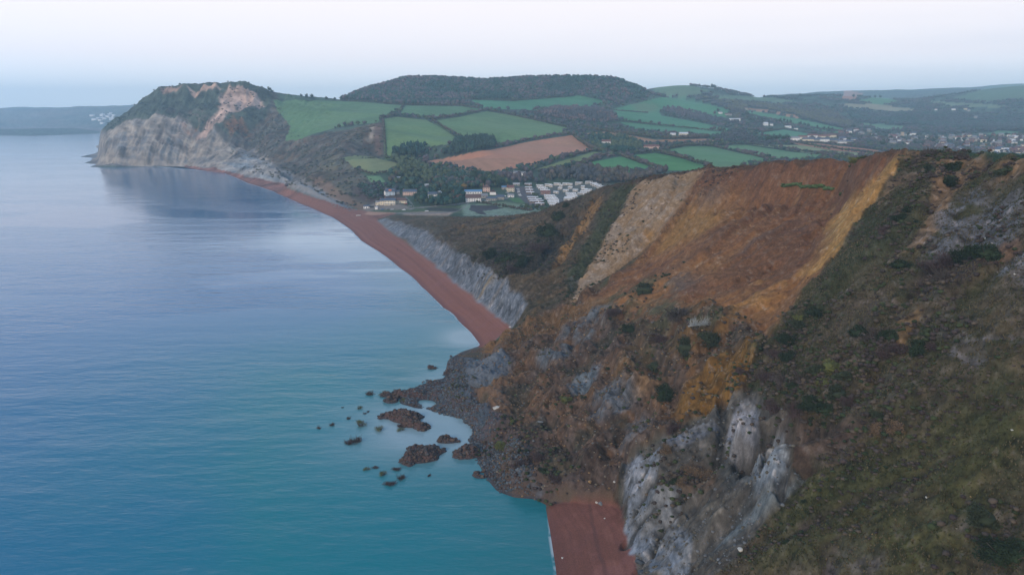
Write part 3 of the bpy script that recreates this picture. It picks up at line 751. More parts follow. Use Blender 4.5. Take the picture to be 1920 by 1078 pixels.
L([(1520,400),(1600,380),(1580,420),(1540,450)], (.19,.105,.045), 4, 8, .6, tA)
L([(1380,480),(1450,440),(1560,440),(1540,490),(1480,520),(1400,560),(1340,540)], (.115,.056,.032), 5, 12, .7)
L([(1330,470),(1400,440),(1480,430),(1420,480),(1350,520)], (.10,.065,.05), 4, 10, .5, tS)
L([(1240,520),(1290,500),(1320,530),(1270,570),(1230,560)], (.11,.095,.085), 5, 10, .6, tA)
L([(1150,545),(1230,520),(1260,560),(1330,590),(1390,600),(1350,660),(1240,650),(1180,620),(1120,590)], (.078,.075,.040), 5, 12, .9, tA)
L([(1380,560),(1420,525),(1500,520),(1510,545),(1450,590),(1380,640),(1340,650),(1370,600)], (.255,.135,.050), 3, 10, .85, tA)
L([(1260,560),(1330,565),(1330,600),(1270,600)], (.13,.075,.035), 4, 8, .5)
L([(985,602),(1040,590),(1130,560),(1160,580),(1080,610),(1000,640),(910,660),(905,650),(955,625)], (.160,.092,.042), 2, 7, .8)
L([(1040,640),(1110,590),(1150,570),(1140,600),(1080,660),(1030,690),(1000,690)], (.125,.150,.160), 4, 9, .8, tA)
L([(1080,700),(1130,680),(1120,710),(1070,750),(1060,730)], (.15,.18,.19), 3, 7, .9)
L([(1120,750),(1150,720),(1180,730),(1200,760),(1160,800),(1110,800)], (.14,.165,.175), 4, 9, .7, tA)
L([(1180,800),(1220,780),(1230,800),(1180,850),(1160,850)], (.14,.155,.16), 4, 9, .6)
L([(1130,690),(1230,700),(1260,760),(1200,760),(1150,720)], (.19,.115,.055), 4, 8, .7, tA)
L([(1260,640),(1350,640),(1380,650),(1300,720),(1240,700)], (.16,.085,.030), 4, 10, .7, tA)
L([(1270,760),(1330,700),(1410,660),(1430,680),(1390,735),(1320,780),(1260,800)], (.175,.095,.028), 4, 8, .9)
L([(1180,640),(1260,650),(1300,680),(1240,730),(1170,690)], (.075,.068,.035), 5, 10, .6, tA)
L([(870,670),(950,665),(960,700),(900,740),(870,740)], (.105,.125,.135), 3, 8, .85)
L([(870,735),(1000,700),(1050,720),(1000,780),(900,770)], (.155,.092,.050), 4, 9, .8, tA)
dk = L([(842,676),(870,668),(878,740),(900,770),(950,790),(960,830),(1010,850),(940,880),(900,865),(870,800),(800,765),(750,757),(752,735),(838,708)], (.058,.075,.088), 2, 9, .95)
put(dk * tC, (.085, .052, .045), .6)
L([(880,840),(960,800),(1080,850),(1150,900),(1150,942),(1000,938),(935,922),(900,870)], (.070,.050,.038), 4, 10, .8)
L([(990,870),(1060,860),(1100,890),(1040,920)], (.09,.075,.045), 4, 10, .7, tA)
L([(960,880),(1040,900),(1020,935),(960,930)], (.09,.105,.115), 3, 8, .6, tC)
for px, py, rx, ry, ang, h in isl:
    r, h = bump(px, py, rx, ry, ang, h)
    put(smooth(r, 1.5, 1.2) * (X < 40), (.080, .052, .045) if h > 1 else (.060,.050,.048))
put(smooth(ZT, .7, .15) * (M_slip + (X < 0) * (Y < 345) * (Y > 200)).clip(0, 1), (.038, .040, .044), .7)
# --- grey block
put(M_grey, (.115, .105, .085))
put(M_grey * tB, (.095, .075, .052), .7)
for ps, c in [([(1172,880),(1195,862),(1235,850),(1240,870),(1220,910),(1190,940),(1170,945)], (.29,.31,.32)), ([(1175,955),(1200,930),(1240,915),(1280,930),(1270,980),(1235,1000),(1215,1050),(1180,1040),(1175,990)], (.25,.28,.30)),
              ([(1240,1000),(1280,980),(1300,1010),(1290,1078),(1215,1078),(1220,1040)], (.24,.275,.30)), ([(1385,745),(1405,750),(1428,800),(1400,840),(1370,860),(1352,840),(1365,790)], (.33,.345,.36)),
              ([(1430,815),(1460,810),(1480,850),(1475,900),(1440,920),(1395,900),(1400,870)], (.31,.335,.33)), ([(1300,800),(1350,790),(1350,810),(1290,840),(1260,850),(1240,830)], (.20,.21,.22))]:
    m = L(ps, c, 1, 8)
    put(m * tS2, tuple(v * .62 for v in c), .55)
    put(m * tC, (.26, .22, .15), .35)
L([(1280,940),(1400,925),(1480,930),(1460,960),(1380,1010),(1300,1000)], (.24,.21,.155), 3, 9, .8, tA)
L([(1250,905),(1300,860),(1345,870),(1340,905),(1290,925)], (.16,.105,.065), 3, 9, .8)
L([(1340,860),(1400,870),(1420,910),(1360,920)], (.060,.065,.060), 3, 8, .8)
L([(1445,915),(1500,900),(1530,895),(1480,935),(1420,985),(1340,1040),(1345,1020),(1410,960)], (.20,.225,.215), 2, 7, .8)
L([(1310,915),(1460,905),(1450,920),(1320,928)], (.060,.050,.040), 2, 6, .7)
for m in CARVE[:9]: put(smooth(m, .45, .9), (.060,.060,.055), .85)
# --- the right hillside
put(M_right, (.098, .088, .045))
put(M_right * tB, (.112, .090, .052), .7); put(M_right * tC, (.060, .066, .028), .7); put(M_right * tD * tB, (.17, .15, .12), .5); put(M_right * smooth(N12, -.05, -.2), (.045,.050,.024), .5)
put(M_right * tF * tS2, (.10,.10,.08), .4)
L([(1704,285),(1760,288),(1920,303),(1920,330),(1850,320),(1780,312),(1740,330),(1700,350),(1660,380),(1640,400),(1660,350)], (.250,.170,.090), 3, 10, .9, np.clip(1 - tC * .9, 0, 1))
L([(1750,320),(1790,300),(1840,315),(1790,370),(1770,420),(1730,460),(1705,470),(1690,480),(1720,440),(1745,400)], (.265,.185,.105), 2, 7, .9)
L([(1740,440),(1760,390),(1830,360),(1920,350),(1920,440),(1850,480),(1770,490),(1730,470)], (.175,.185,.180), 5, 12, .85, np.clip(1 - tC, 0, 1))
L([(1880,480),(1920,450),(1960,480),(1960,540),(1900,520),(1870,500)], (.26,.28,.28), 3, 9, .8)
L([(1840,470),(1920,430),(1920,445),(1860,480),(1820,490)], (.22,.145,.085), 2, 7, .8)
L([(1680,300),(1740,300),(1740,340),(1690,400),(1640,470),(1560,520),(1490,600),(1440,650),(1410,700),(1400,690),(1450,610),(1520,530),(1600,420),(1650,370)], (.062,.068,.033), 4, 10, .8, tA)
L([(1640,390),(1700,380),(1740,390),(1700,440),(1620,480),(1560,560),(1500,640),(1520,560),(1600,440)], (.052,.064,.030), 5, 12, .8)
L([(1640,445),(1690,420),(1700,440),(1650,475)], (.24,.24,.23), 3, 9, .7, tC)
L([(1700,520),(1740,490),(1860,460),(1880,470),(1800,520),(1760,540),(1700,550)], (.058,.045,.036), 3, 9, .85)
L([(1540,580),(1640,560),(1700,560),(1720,600),(1640,640),(1560,620)], (.075,.058,.040), 5, 12, .8, tA)
L([(1680,590),(1725,565),(1735,575),(1700,630),(1730,640),(1700,650),(1675,640)], (.260,.175,.085), 3, 9, .85)
L([(1530,640),(1620,640),(1660,680),(1600,720),(1500,700)], (.135,.105,.070), 5, 12, .7, tA)
L([(1420,700),(1500,690),(1560,700),(1600,760),(1520,800),(1440,780),(1400,730)], (.060,.052,.036), 4, 10, .8, tA)
L([(1450,775),(1550,790),(1640,800),(1620,830),(1560,850),(1500,860),(1470,820)], (.125,.085,.060), 4, 9, .8)
L([(1600,740),(1660,710),(1700,760),(1640,790),(1600,790)], (.155,.150,.140), 5, 10, .7, tA)
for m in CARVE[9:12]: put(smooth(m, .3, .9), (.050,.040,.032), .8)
put(smooth(CARVE[15], .2, .7), (.20,.19,.17), .7)
put(M_right * smooth(fbm(X, Y, 30, 5, .65, 35), .52, .6), (.135,.108,.070), .6)
L([(1520,880),(1600,860),(1800,760),(1920,720),(1920,1000),(1700,1078),(1400,1078),(1450,1000)], (.098,.100,.036), 8, 14, .6, tA)
L([(1500,980),(1570,950),(1700,900),(1790,850),(1800,860),(1700,925),(1580,970),(1500,1010)], (.052,.042,.032), 2, 7, .8)
L([(1540,1078),(1560,1020),(1620,1010),(1660,1040),(1650,1078)], (.185,.165,.145), 4, 12, .85, np.clip(1 - tC * .8, 0, 1))
L([(1760,980),(1860,1000),(1920,1040),(1920,1078),(1820,1040),(1750,1010)], (.17,.15,.13), 4, 12, .6, tC)
L([(1780,640),(1920,560),(1920,570),(1800,650)], (.20,.20,.18), 2, 7, .5, tC)
L([(1870,700),(1960,640),(1960,720)], (.15,.10,.06), 4, 10, .5, tA)
# turned edges along crests
L([(1704,284),(1600,296),(1500,303),(1400,312),(1330,315),(1250,326),(1130,353),(1130,356),(1250,330),(1330,319),(1400,316),(1500,307),(1600,300),(1690,294)], (.075,.045,.028), 0, 2, .8)
# far coast
fc = smooth(Y, 5000, 5600) * smooth(X, -1500, -2500)
put(fc, (.045,.075,.06)); put(fc * smooth(fbm(X, Y, 300, 4, .6, 70), .45, .55), (.09,.10,.075)); put(fc * smooth(fbm(X, Y, 140, 4, .6, 71), .52, .6), (.16,.12,.10), .5)
put(fc * smooth(ZT, 26, 8), (.16,.12,.11), .7)

# small scale mottling of soil and stones, in the material of the ground itself
F1 = fbm(X + ZT * .9, Y + ZT * .7, 2.6, 4, .7, 91) - .5
F2 = fbm(X + 300 + ZT * .8, Y - ZT * .8, 1.3, 3, .7, 92) - .5
nr = nearf * smooth(ZB, 4.5, 6.5)
mod = 1 + nr * (1 - .45 * M_scarf) * (1.7 * F1 + 1.3 * F2 + .07 * np.clip(STR2, -2, 2) + .10 * np.clip(STR, -2, 2))
mod = 1 + (mod - 1) * (1 - .5 * pale)
C *= np.clip(mod, .35, 2.2)[..., None]
C *= (1 - (.42 - .32 * M_scarf - .10 * M_slip * (1 - M_scarf) - .27 * pale) * nr)[..., None]  # near land dimmed in its colour for the vignetted, underexposed foreground
w_ = (nr * smooth(F2 + F1, .22, .4) * .5)[..., None]
C[...] = C * (1 - w_) + (C.mean(axis=2, keepdims=True) * np.array((1.7, 1.5, 1.25))) * w_
g_ = C.mean(axis=2, keepdims=True)
C[...] = np.clip(g_ + (C - g_) * (1 + (.16 - .10 * M_scarf) * nearf)[..., None], .004, 1)
C[..., 1] *= 1 - .05 * M_right
C[..., 2] *= 1 + .10 * nearf * (1 - M_scarf)
mf = (1 - nr) * smooth(Y, 1000, 1200) * (~np.any(np.stack(fmask), axis=0))
C *= np.clip(1 + mf * (2.2 * (fbm(X + ZT * .8, Y + ZT * .5, 22, 5, .65, 93) - .5) + .2 * np.clip(STR, -2, 2)), .4, 2)[..., None]
# ------------------------------------------------------------------ meshes of the land
def grid_mesh(name, keep, material, region_label=None):
    """faces of the fan grid where keep (NU-1, NV-1) is true, as one object"""
    fi, fj = np.where(keep)
    if len(fi) == 0: return None
    a = fi * NV + fj
    quads = np.stack([a, a + NV, a + NV + 1, a + 1], 1)
    used = np.zeros(NU * NV, bool); used[quads.ravel()] = True
    remap = np.cumsum(used) - 1
    idx = np.where(used)[0]
    quads = remap[quads].astype(np.int32)
    co = np.empty((len(idx), 3), np.float32)
    co[:, 0] = X.ravel()[idx]; co[:, 1] = Y.ravel()[idx]; co[:, 2] = ZT.ravel()[idx]
    me = bpy.data.meshes.new(name)
    me.vertices.add(len(idx)); me.vertices.foreach_set('co', co.ravel())
    me.loops.add(quads.size); me.loops.foreach_set('vertex_index', quads.ravel())
    me.polygons.add(len(quads))
    me.polygons.foreach_set('loop_start', np.arange(0, quads.size, 4, dtype=np.int32))
    me.polygons.foreach_set('loop_total', np.full(len(quads), 4, np.int32))
    me.update(calc_edges=True)
    me.shade_smooth()
    ca = me.color_attributes.new('Col', 'FLOAT_COLOR', 'POINT')
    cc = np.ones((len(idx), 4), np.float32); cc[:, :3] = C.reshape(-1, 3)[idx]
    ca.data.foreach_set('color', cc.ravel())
    o = bpy.data.objects.new(name, me); COL.objects.link(o)
    me.materials.append(material)
    o['kind'] = 'structure'
    return o
# ------------------------------------------------------------------ split the land into its own pieces
region = np.zeros((NU, NV), np.int8)       # 0 farmland
names = {0: ('farmland', M_hill), 1: ('beach', M_shingle), 2: ('landslip', M_soil), 3: ('hillside', M_turf), 4: ('rocky_spur', M_rock), 5: ('cliff', M_soil), 6: ('headland', M_rock), 7: ('village_ground', M_field), 8: ('far_hills', M_hill), 9: ('road', M_field)}
region[Y > 4700] = 8
HLm = mask([(120,300),(183,250),(301,160),(460,150),(512,176),(545,238),(560,262),(600,248),(708,231),(718,224),(722,300),(642,297),(683,330),(720,350),(700,392),(640,388),(560,357),(470,334),(345,312),(180,312)], 0, 0) > .5
region[HLm | ((X < -600) & (Y < 2600) & (Y > 1500))] = 6
region[(VG > .5)] = 7
region[(NC > .5) & (Y < 1000)] = 5
region[(Y < 1000) & (X < 60) & (region == 0) & (Y < 300)] = 1
region[M_slip > .5] = 2; region[(region == 0) & (Y < 345)] = 3
region[M_right > .5] = 3; region[M_grey > .5] = 4; region[BM > .5] = 1; region[road_m] = 9
keep_all = np.maximum(np.maximum(ZT[:-1, :-1], ZT[1:, 1:]), np.maximum(ZT[1:, :-1], ZT[:-1, 1:])) > -2.0
reg = region[:-1, :-1].copy()
taken = np.zeros_like(keep_all)
for k_, m in enumerate(fmask):
    kk = m[:-1, :-1] & keep_all & ~taken
    o = grid_mesh('field', kk, M_field)
    taken |= kk
for k_, (nm, mt) in names.items():
    grid_mesh(nm, keep_all & ~taken & (reg == k_), mt)

# ------------------------------------------------------------------ the sea
ci, cj, _ = 0, 0, 0
def seadist(px, py, r, ax=1.0):
    x_, y_, _ = Z(px, py, 0)
    return np.exp(-(((X - x_) / (r * ax)) ** 2 + ((Y - y_) / r) ** 2))
WC = np.zeros((NU, NV, 3), np.float32)
def wput(m, c, op=1.0):
    mm = (m * op)[..., None]
    WC[...] = WC * (1 - mm) + np.array(c, np.float32) * mm
wn1 = fbm(X, Y, 90, 4, .5, 80); wn2 = fbm(X + 900, Y, 35, 4, .5, 81)
wput(np.ones((NU, NV), np.float32), (.0005, .108, .262))
shal = seadist(860, 950, 105, 1.1) * .9 + seadist(650, 760, 120, 1.2) * .55 + seadist(820, 640, 110, 1.0) * .5 + seadist(1000, 1078, 70, 1.0) * .6
wput(np.clip(shal * (.55 + wn1 * .9), 0, 1), (.002, .172, .198), .95)
near_shore = smooth(blur(np.clip(ZT, -6, 2), 6), -5.5, -.4)
wput(near_shore * smooth(Y, 1300, 300), (.02, .15, .16), .5)
wput(smooth(Y, 380, 1500), (.10, .20, .29), .55)  # far water made paler, the sky's reflection put into its colour
milk_sheen = np.clip(seadist(878, 632, 17, .8) * 1.5 + seadist(830, 700, 14, 1) * .7 + seadist(850, 805, 22, 1.2) * 1.0 + seadist(790, 800, 34, 1.0) * .5 + seadist(870, 770, 20) * .5, 0, 1)
wput(np.clip(milk_sheen * (.5 + wn2), 0, 1), (.26, .35, .38), .85)  # milky silt, with the calm patch's sky reflection put into the colour
slick_sheen = np.clip(seadist(620, 445, 95, .9) * 1.2 + seadist(700, 500, 60, .9) * .8, 0, 1) * smooth(fbm(X * .35, Y, 40, 5, .6, 84), .38, .6)
wput(slick_sheen, (.30, .42, .50), .85)  # bright reflection off calm water, put into the colour as paler water
band_m = np.zeros_like(X)
for a, b, c_, d_ in [(600, 450, 60, .5), (640, 520, 40, .4)]:
    band_m += seadist(a, b, c_, 1.6) * d_
foam = smooth(ZT, -.16, -.06) * smooth(ZT, .2, .05) * smooth(fbm(X, Y, 4, 3, .6, 90), .15, .5) * (BM + smooth(Y, 350, 420)).clip(0, 1)
foam = np.clip(foam, 0, 1) * smooth(Y, 3000, 2000)
wput(foam, (.50, .54, .56), .7)
calm = np.clip(smooth(fbm(X * .35, Y, 60, 4, .5, 83), .47, .60) * smooth(Y, 300, 420) * .9 + milk_sheen * .7 + smooth(Y, 350, 1300) * .7 + seadist(610, 450, 120, 1.1) * .8 + seadist(700, 520, 60, 1.0) * .6 , 0, 1)

def sea_mesh():
    st_i, st_j = 1, 1
    kk = (np.minimum(np.minimum(ZT[:-1, :-1], ZT[1:, 1:]), np.minimum(ZT[1:, :-1], ZT[:-1, 1:])) < .25)
    kk &= (Y[:-1, :-1] < 9000) & (X[:-1, :-1] < 200)
    fi, fj = np.where(kk)
    a = fi * NV + fj
    quads = np.stack([a, a + NV, a + NV + 1, a + 1], 1)
    used = np.zeros(NU * NV, bool); used[quads.ravel()] = True
    remap = np.cumsum(used) - 1; idx = np.where(used)[0]
    quads = remap[quads].astype(np.int32)
    co = np.zeros((len(idx), 3), np.float32)
    co[:, 0] = X.ravel()[idx]; co[:, 1] = Y.ravel()[idx]
    me = bpy.data.meshes.new('sea')
    me.vertices.add(len(idx)); me.vertices.foreach_set('co', co.ravel())
    me.loops.add(quads.size); me.loops.foreach_set('vertex_index', quads.ravel())
    me.polygons.add(len(quads))
    me.polygons.foreach_set('loop_start', np.arange(0, quads.size, 4, dtype=np.int32))
    me.polygons.foreach_set('loop_total', np.full(len(quads), 4, np.int32))
    me.update(calc_edges=True)
    ca = me.color_attributes.new('Col', 'FLOAT_COLOR', 'POINT')
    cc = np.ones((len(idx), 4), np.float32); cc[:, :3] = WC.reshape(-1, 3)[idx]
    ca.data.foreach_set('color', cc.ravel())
    c2 = me.attributes.new('calm', 'FLOAT', 'POINT'); c2.data.foreach_set('value', calm.ravel()[idx].astype(np.float32))
    c3 = me.attributes.new('foam', 'FLOAT', 'POINT'); c3.data.foreach_set('value', foam.ravel()[idx].astype(np.float32))
    o = bpy.data.objects.new('sea', me); COL.objects.link(o); o['kind'] = 'structure'
    m = bpy.data.materials.new('sea_water'); m.use_nodes = True
    n, l = m.node_tree.nodes, m.node_tree.links
    b = n['Principled BSDF']; b.inputs['IOR'].default_value = 1.33; b.inputs['Roughness'].default_value = .08
    b.inputs['Specular IOR Level'].default_value = .42
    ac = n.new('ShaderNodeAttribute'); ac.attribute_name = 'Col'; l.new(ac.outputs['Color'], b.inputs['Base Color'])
    al = n.new('ShaderNodeAttribute'); al.attribute_name = 'calm'
    af = n.new('ShaderNodeAttribute'); af.attribute_name = 'foam'
    rr = n.new('ShaderNodeMapRange'); rr.inputs['To Min'].default_value = .08; rr.inputs['To Max'].default_value = .8
    l.new(af.outputs['Fac'], rr.inputs['Value']); l.new(rr.outputs[0], b.inputs['Roughness'])
    geo = n.new('ShaderNodeNewGeometry')
    def wave(scale, rot, st, detail):
        mp_ = n.new('ShaderNodeMapping'); mp_.inputs['Rotation'].default_value = (0, 0, rot); mp_.inputs['Scale'].default_value = st
        l.new(geo.outputs['Position'], mp_.inputs[0])
        t = n.new('ShaderNodeTexNoise'); t.inputs['Scale'].default_value = scale; t.inputs['Detail'].default_value = detail; t.inputs['Roughness'].default_value = .6
        l.new(mp_.outputs[0], t.inputs['Vector']); return t
    w1, w2 = wave(.16, .25, (.45, 1, 1), 6), wave(.03, -.2, (.35, 1, 1), 5)
    ad = n.new('ShaderNodeMath'); ad.operation = 'MULTIPLY_ADD'; ad.inputs[1].default_value = 3.0
    l.new(w2.outputs['Fac'], ad.inputs[0]); l.new(w1.outputs['Fac'], ad.inputs[2])
    cs = n.new('ShaderNodeMapRange'); cs.inputs['To Min'].default_value = 1.0; cs.inputs['To Max'].default_value = .22
    l.new(al.outputs['Fac'], cs.inputs['Value'])
    bp = n.new('ShaderNodeBump'); bp.inputs['Distance'].default_value = .42
    l.new(cs.outputs[0], bp.inputs['Strength']); l.new(ad.outputs[0], bp.inputs['Height']); l.new(bp.outputs[0], b.inputs['Normal'])
    me.materials.append(m)
sea_mesh()
# ------------------------------------------------------------------ builders
RNG = np.random.RandomState(11)
random.seed(11)
def mesh_np(name, co, faces, material, col=None, smooth_=False):
    """faces: (n, 3) or (n, 4) int array"""
    co = np.asarray(co, np.float32); faces = np.asarray(faces, np.int32)
    me = bpy.data.meshes.new(name)
    k = faces.shape[1]
    me.vertices.add(len(co)); me.vertices.foreach_set('co', co.ravel())
    me.loops.add(faces.size); me.loops.foreach_set('vertex_index', faces.ravel())
    me.polygons.add(len(faces))
    me.polygons.foreach_set('loop_start', np.arange(0, faces.size, k, dtype=np.int32))
    me.polygons.foreach_set('loop_total', np.full(len(faces), k, np.int32))
    me.update(calc_edges=True)
    if smooth_: me.shade_smooth()
    if col is not None:
        ca = me.color_attributes.new('Col', 'FLOAT_COLOR', 'POINT')
        cc = np.ones((len(co), 4), np.float32); cc[:, :3] = col
        ca.data.foreach_set('color', cc.ravel())
    if material: me.materials.append(material)
    return me
def link(name, me, parent=None, **kw):
    o = bpy.data.objects.new(name, me); COL.objects.link(o)
    if parent: o.parent = parent
    for k, v in kw.items(): o[k] = v
    return o
def empty(name, loc, label, cat, group=None, rz=0.0, s=1.0):
    o = bpy.data.objects.new(name, None); COL.objects.link(o)
    o.location = loc; o.rotation_euler = (0, 0, rz); o.scale = (s, s, s)
    o['label'] = label; o['category'] = cat
    if group: o['group'] = group
    return o
def tag(o, label, cat, group=None, kind=None):
    o['label'] = label
    if cat: o['category'] = cat
    if group: o['group'] = group
    if kind: o['kind'] = kind
    return o
def dup(root, loc, rz, s=1.0, label=None, group=None):
    r = root.copy(); COL.objects.link(r)
    r.location = loc; r.rotation_euler = (0, 0, rz)
    r.scale = (s, s, s) if not isinstance(s, tuple) else s
    if label: r['label'] = label
    if group: r['group'] = group
    for ch in list(root.children):
        c = ch.copy(); COL.objects.link(c); c.parent = r
        for g in list(ch.children):
            d = g.copy(); COL.objects.link(d); d.parent = c
    return r
def ico(sub, rng, jit=.15):
    bm = bmesh.new(); bmesh.ops.create_icosphere(bm, subdivisions=sub, radius=1.0)
    co = np.array([v.co[:] for v in bm.verts]); fa = np.array([[v.index for v in f.verts] for f in bm.faces])
    bm.free()
    return co * (1 + (rng.rand(len(co), 1) - .5) * 2 * jit), fa
def leaf_tris(n, rad, size, rng, clumps=9, shell=.55):
    """n loose triangles in uneven clumps through an ellipsoid of radii rad"""
    cc = rng.normal(size=(clumps, 3)); cc /= np.linalg.norm(cc, axis=1)[:, None]
    cc *= rng.uniform(.25, .8, (clumps, 1))
    k = rng.randint(0, clumps, n)
    p = rng.normal(size=(n, 3)); p /= np.linalg.norm(p, axis=1)[:, None]
    p = cc[k] + p * rng.uniform(.15, shell, (n, 1))
    p *= np.array(rad)
    a = rng.normal(size=(n, 3, 3)) * size * .6
    return (p[:, None, :] + a).reshape(-1, 3), np.arange(3 * n).reshape(-1, 3), k
def tube(p0, p1, r0, r1, n=5):
    p0, p1 = np.array(p0, float), np.array(p1, float)
    d = p1 - p0; d /= np.linalg.norm(d) + 1e-9
    u = np.cross(d, [0, 0, 1.0]); u = u / np.linalg.norm(u) if np.linalg.norm(u) > 1e-3 else np.array([1.0, 0, 0])
    v = np.cross(d, u)
    ang = np.linspace(0, 2 * math.pi, n, endpoint=False)
    ring = np.cos(ang)[:, None] * u + np.sin(ang)[:, None] * v
    co = np.vstack([p0 + ring * r0, p1 + ring * r1])
    fa = [(k, (k + 1) % n, n + (k + 1) % n, n + k) for k in range(n)]
    return co, np.array(fa)
def join(parts):
    co, fa, o = [], [], 0
    for c, f in parts:
        co.append(c); fa.append(f + o); o += len(c)
    return np.vstack(co), np.vstack(fa)
M_leafattr = mat('foliage_mixed', None, attr=True, vary=.25, scale=.6, bump=0, spec=.05)
LEAF = {
 'evergreen': mat('foliage_evergreen', (.026, .048, .028), vary=.35, scale=.5, bump=0, spec=.1),
 'bare': mat('twigs_bare', (.085, .068, .062), vary=.35, scale=.7, bump=0, spec=.05),
 'green': mat('foliage_green', (.036, .045, .024), vary=.65, scale=.7, bump=0, spec=.1),
 'olive': mat('foliage_olive', (.100, .108, .036), vary=.65, scale=.8, bump=0, spec=.1),
 'autumn': mat('foliage_autumn', (.185, .120, .040), vary=.3, scale=.5, bump=0, spec=.1),
 'russet': mat('foliage_russet', (.170, .072, .045), vary=.3, scale=.5, bump=0, spec=.1),
 'dark': mat('foliage_dark_gorse', (.022, .034, .016), vary=.65, scale=.8, bump=0, spec=.1),
 'purple': mat('twigs_purple_brown', (.070, .046, .045), vary=.65, scale=.8, bump=0, spec=.05),
 'tan': mat('twigs_tan', (.165, .112, .070), vary=.3, scale=.8, bump=0, spec=.05),
 'silver': mat('bleached_branches', (.30, .31, .30), vary=.3, scale=1.0, bump=0, spec=.1),
}
M_bark = mat('bark', (.075, .060, .048), vary=.3, scale=3, bump=.3, spec=.1)
def tree_proto(name, kind, h, r, seed, n=420, size=.62, conifer=False):
    rng = np.random.RandomState(seed)
    root = empty(name, (0, 0, -500), name, 'tree')
    tr = [tube((0, 0, -1), (0.1, 0, h * .45), h * .035, h * .02, 6)]
    tr.append(tube((0.1, 0, h * .45), (0, .1, h * .8), h * .02, h * .006, 5))
    for k in range(5):
        a = rng.rand() * 6.28; z0 = h * rng.uniform(.25, .5)
        tr.append(tube((0.05, 0, z0), (math.cos(a) * r * .6, math.sin(a) * r * .6, z0 + h * .25), h * .014, h * .004, 4))
    c, f = join(tr)
    link('trunk', mesh_np('trunk', c, f, M_bark), root)
    hz = h * .40
    c1, f1, k1 = leaf_tris(n, (r, r, hz), size, rng, 14)
    if conifer:
        c1[:, :2] *= np.clip(1.15 - (c1[:, 2:3] + hz) / (2 * hz), .15, 1)
    c2, f2 = ico(2, rng, .22); c2 = c2 * np.array((r * .66, r * .66, hz * .7))
    c, f = join([(c1, f1), (c2, f2)]); c[:, 2] += h * .60
    link('crown', mesh_np('crown', c, f, LEAF[kind]), root)
    return root
def shrub_proto(name, kind, seed, n=700, size=.10, flat=.75, core=True, twigs=8):
    """radius 1 m, scaled on placing"""
    rng = np.random.RandomState(seed)
    root = empty(name, (0, 0, -500), name, 'shrub')
    tw = []
    for k in range(twigs):
        a = rng.rand() * 6.28; q = rng.uniform(.4, .95)
        tw.append(tube((0, 0, -.25), (math.cos(a) * q, math.sin(a) * q, flat * rng.uniform(.6, 1.3)), .035, .01, 4))
    c, f = join(tw)
    link('branches', mesh_np('branches', c, f, M_bark), root)
    c1, f1, _ = leaf_tris(int(n * 1.6), (1.0, 1.0, flat * .8), size, rng, 8, .48)
    parts = [(c1, f1)]
    if core:
        c2, f2 = ico(2, rng, .38); parts.append((c2 * np.array((.5, .5, flat * .4)), f2))
    c, f = join(parts); c[:, 2] += flat * .42
    link('foliage', mesh_np('foliage', c, f, LEAF[kind]), root)
    return root
def first_or_dup(protos, key, used=set()):
    return protos[key]

# ---- woods seen as one mass
vis = np.zeros((NU, NV), bool)
Sl_ = (ZT + 9 - H) / ys[None, :]
RMx = np.maximum.accumulate((ZT - H) / ys[None, :], axis=1)
vis = Sl_ >= RMx - 1e-5
def sample(m, spacing, maxn=60000):
    w = np.gradient(ys)[None, :] * (Y * (us[1] - us[0]))      # world area of a cell
    p = (m & vis) * w
    tot = p.sum()
    n = min(int(tot / spacing ** 2), maxn)
    if n < 1: return np.zeros((0, 3))
    flat_ = p.ravel(); nzx = np.where(flat_ > 0)[0]
    pick = RNG.choice(nzx, n, p=flat_[nzx] / flat_[nzx].sum())
    i, j = pick // NV, pick % NV
    uu = us[i] + (RNG.rand(n) - .5) * (us[1] - us[0])
    yy = ys[j] + (RNG.rand(n) - .5) * np.gradient(ys)[j]
    return np.stack([uu * yy, yy, ZT[i, j]], 1)
def soup(P3, r, h, n, size, cols, name, label, kinds=None, core=True, kind='stuff', keep_group=None, base=.25):
    if len(P3) == 0: return None
    N = len(P3)
    variants = []
    for s_ in range(6):
        rng = np.random.RandomState(100 + s_)
        c1, f1, _ = leaf_tris(n, (1, 1, .5), size / r, rng, 6, .6)
        if core:
            c2, f2 = ico(1, rng, .25); c1, f1 = join([(c1, f1), (c2 * np.array((.72, .72, .42)), f2)])
        variants.append((c1, f1))
    co, fa, cl, off = [], [], [], 0
    vi = RNG.randint(0, 6, N)
    sc = RNG.uniform(.65, 1.3, N); rot = RNG.rand(N) * 6.28
    cols = np.array(cols)
    cn = fbm(P3[:, 0], P3[:, 1], 90, 3, .6, 55)
    ck = np.clip(((cn - .3) / .4 + RNG.normal(size=N) * .25) * len(cols), 0, len(cols) - 1).astype(int)
    for v in range(6):
        ix = np.where(vi == v)[0]
        if len(ix) == 0: continue
        c1, f1 = variants[v]
        ca, sa = np.cos(rot[ix])[:, None], np.sin(rot[ix])[:, None]
        xx = (c1[None, :, 0] * ca - c1[None, :, 1] * sa) * r * sc[ix][:, None] + P3[ix, 0][:, None]
        yy = (c1[None, :, 0] * sa + c1[None, :, 1] * ca) * r * sc[ix][:, None] + P3[ix, 1][:, None]
        zz = (c1[None, :, 2] + .5 + base) * h * sc[ix][:, None] / (1 + base) + P3[ix, 2][:, None]
        co.append(np.stack([xx, yy, zz], 2).reshape(-1, 3))
        fa.append((f1[None] + (np.arange(len(ix)) * len(c1))[:, None, None]).reshape(-1, 3) + off)
        off += len(ix) * len(c1)
        c_ = cols[ck[ix]] * 1.35 * RNG.uniform(.75, 1.25, (len(ix), 1))
        cl.append(np.repeat(c_, len(c1), axis=0))
    me = mesh_np(name, np.vstack(co), np.vstack(fa), M_leafattr, np.vstack(cl))
    o = link(name, me)
    o['label'] = label; o['kind'] = kind
    return o
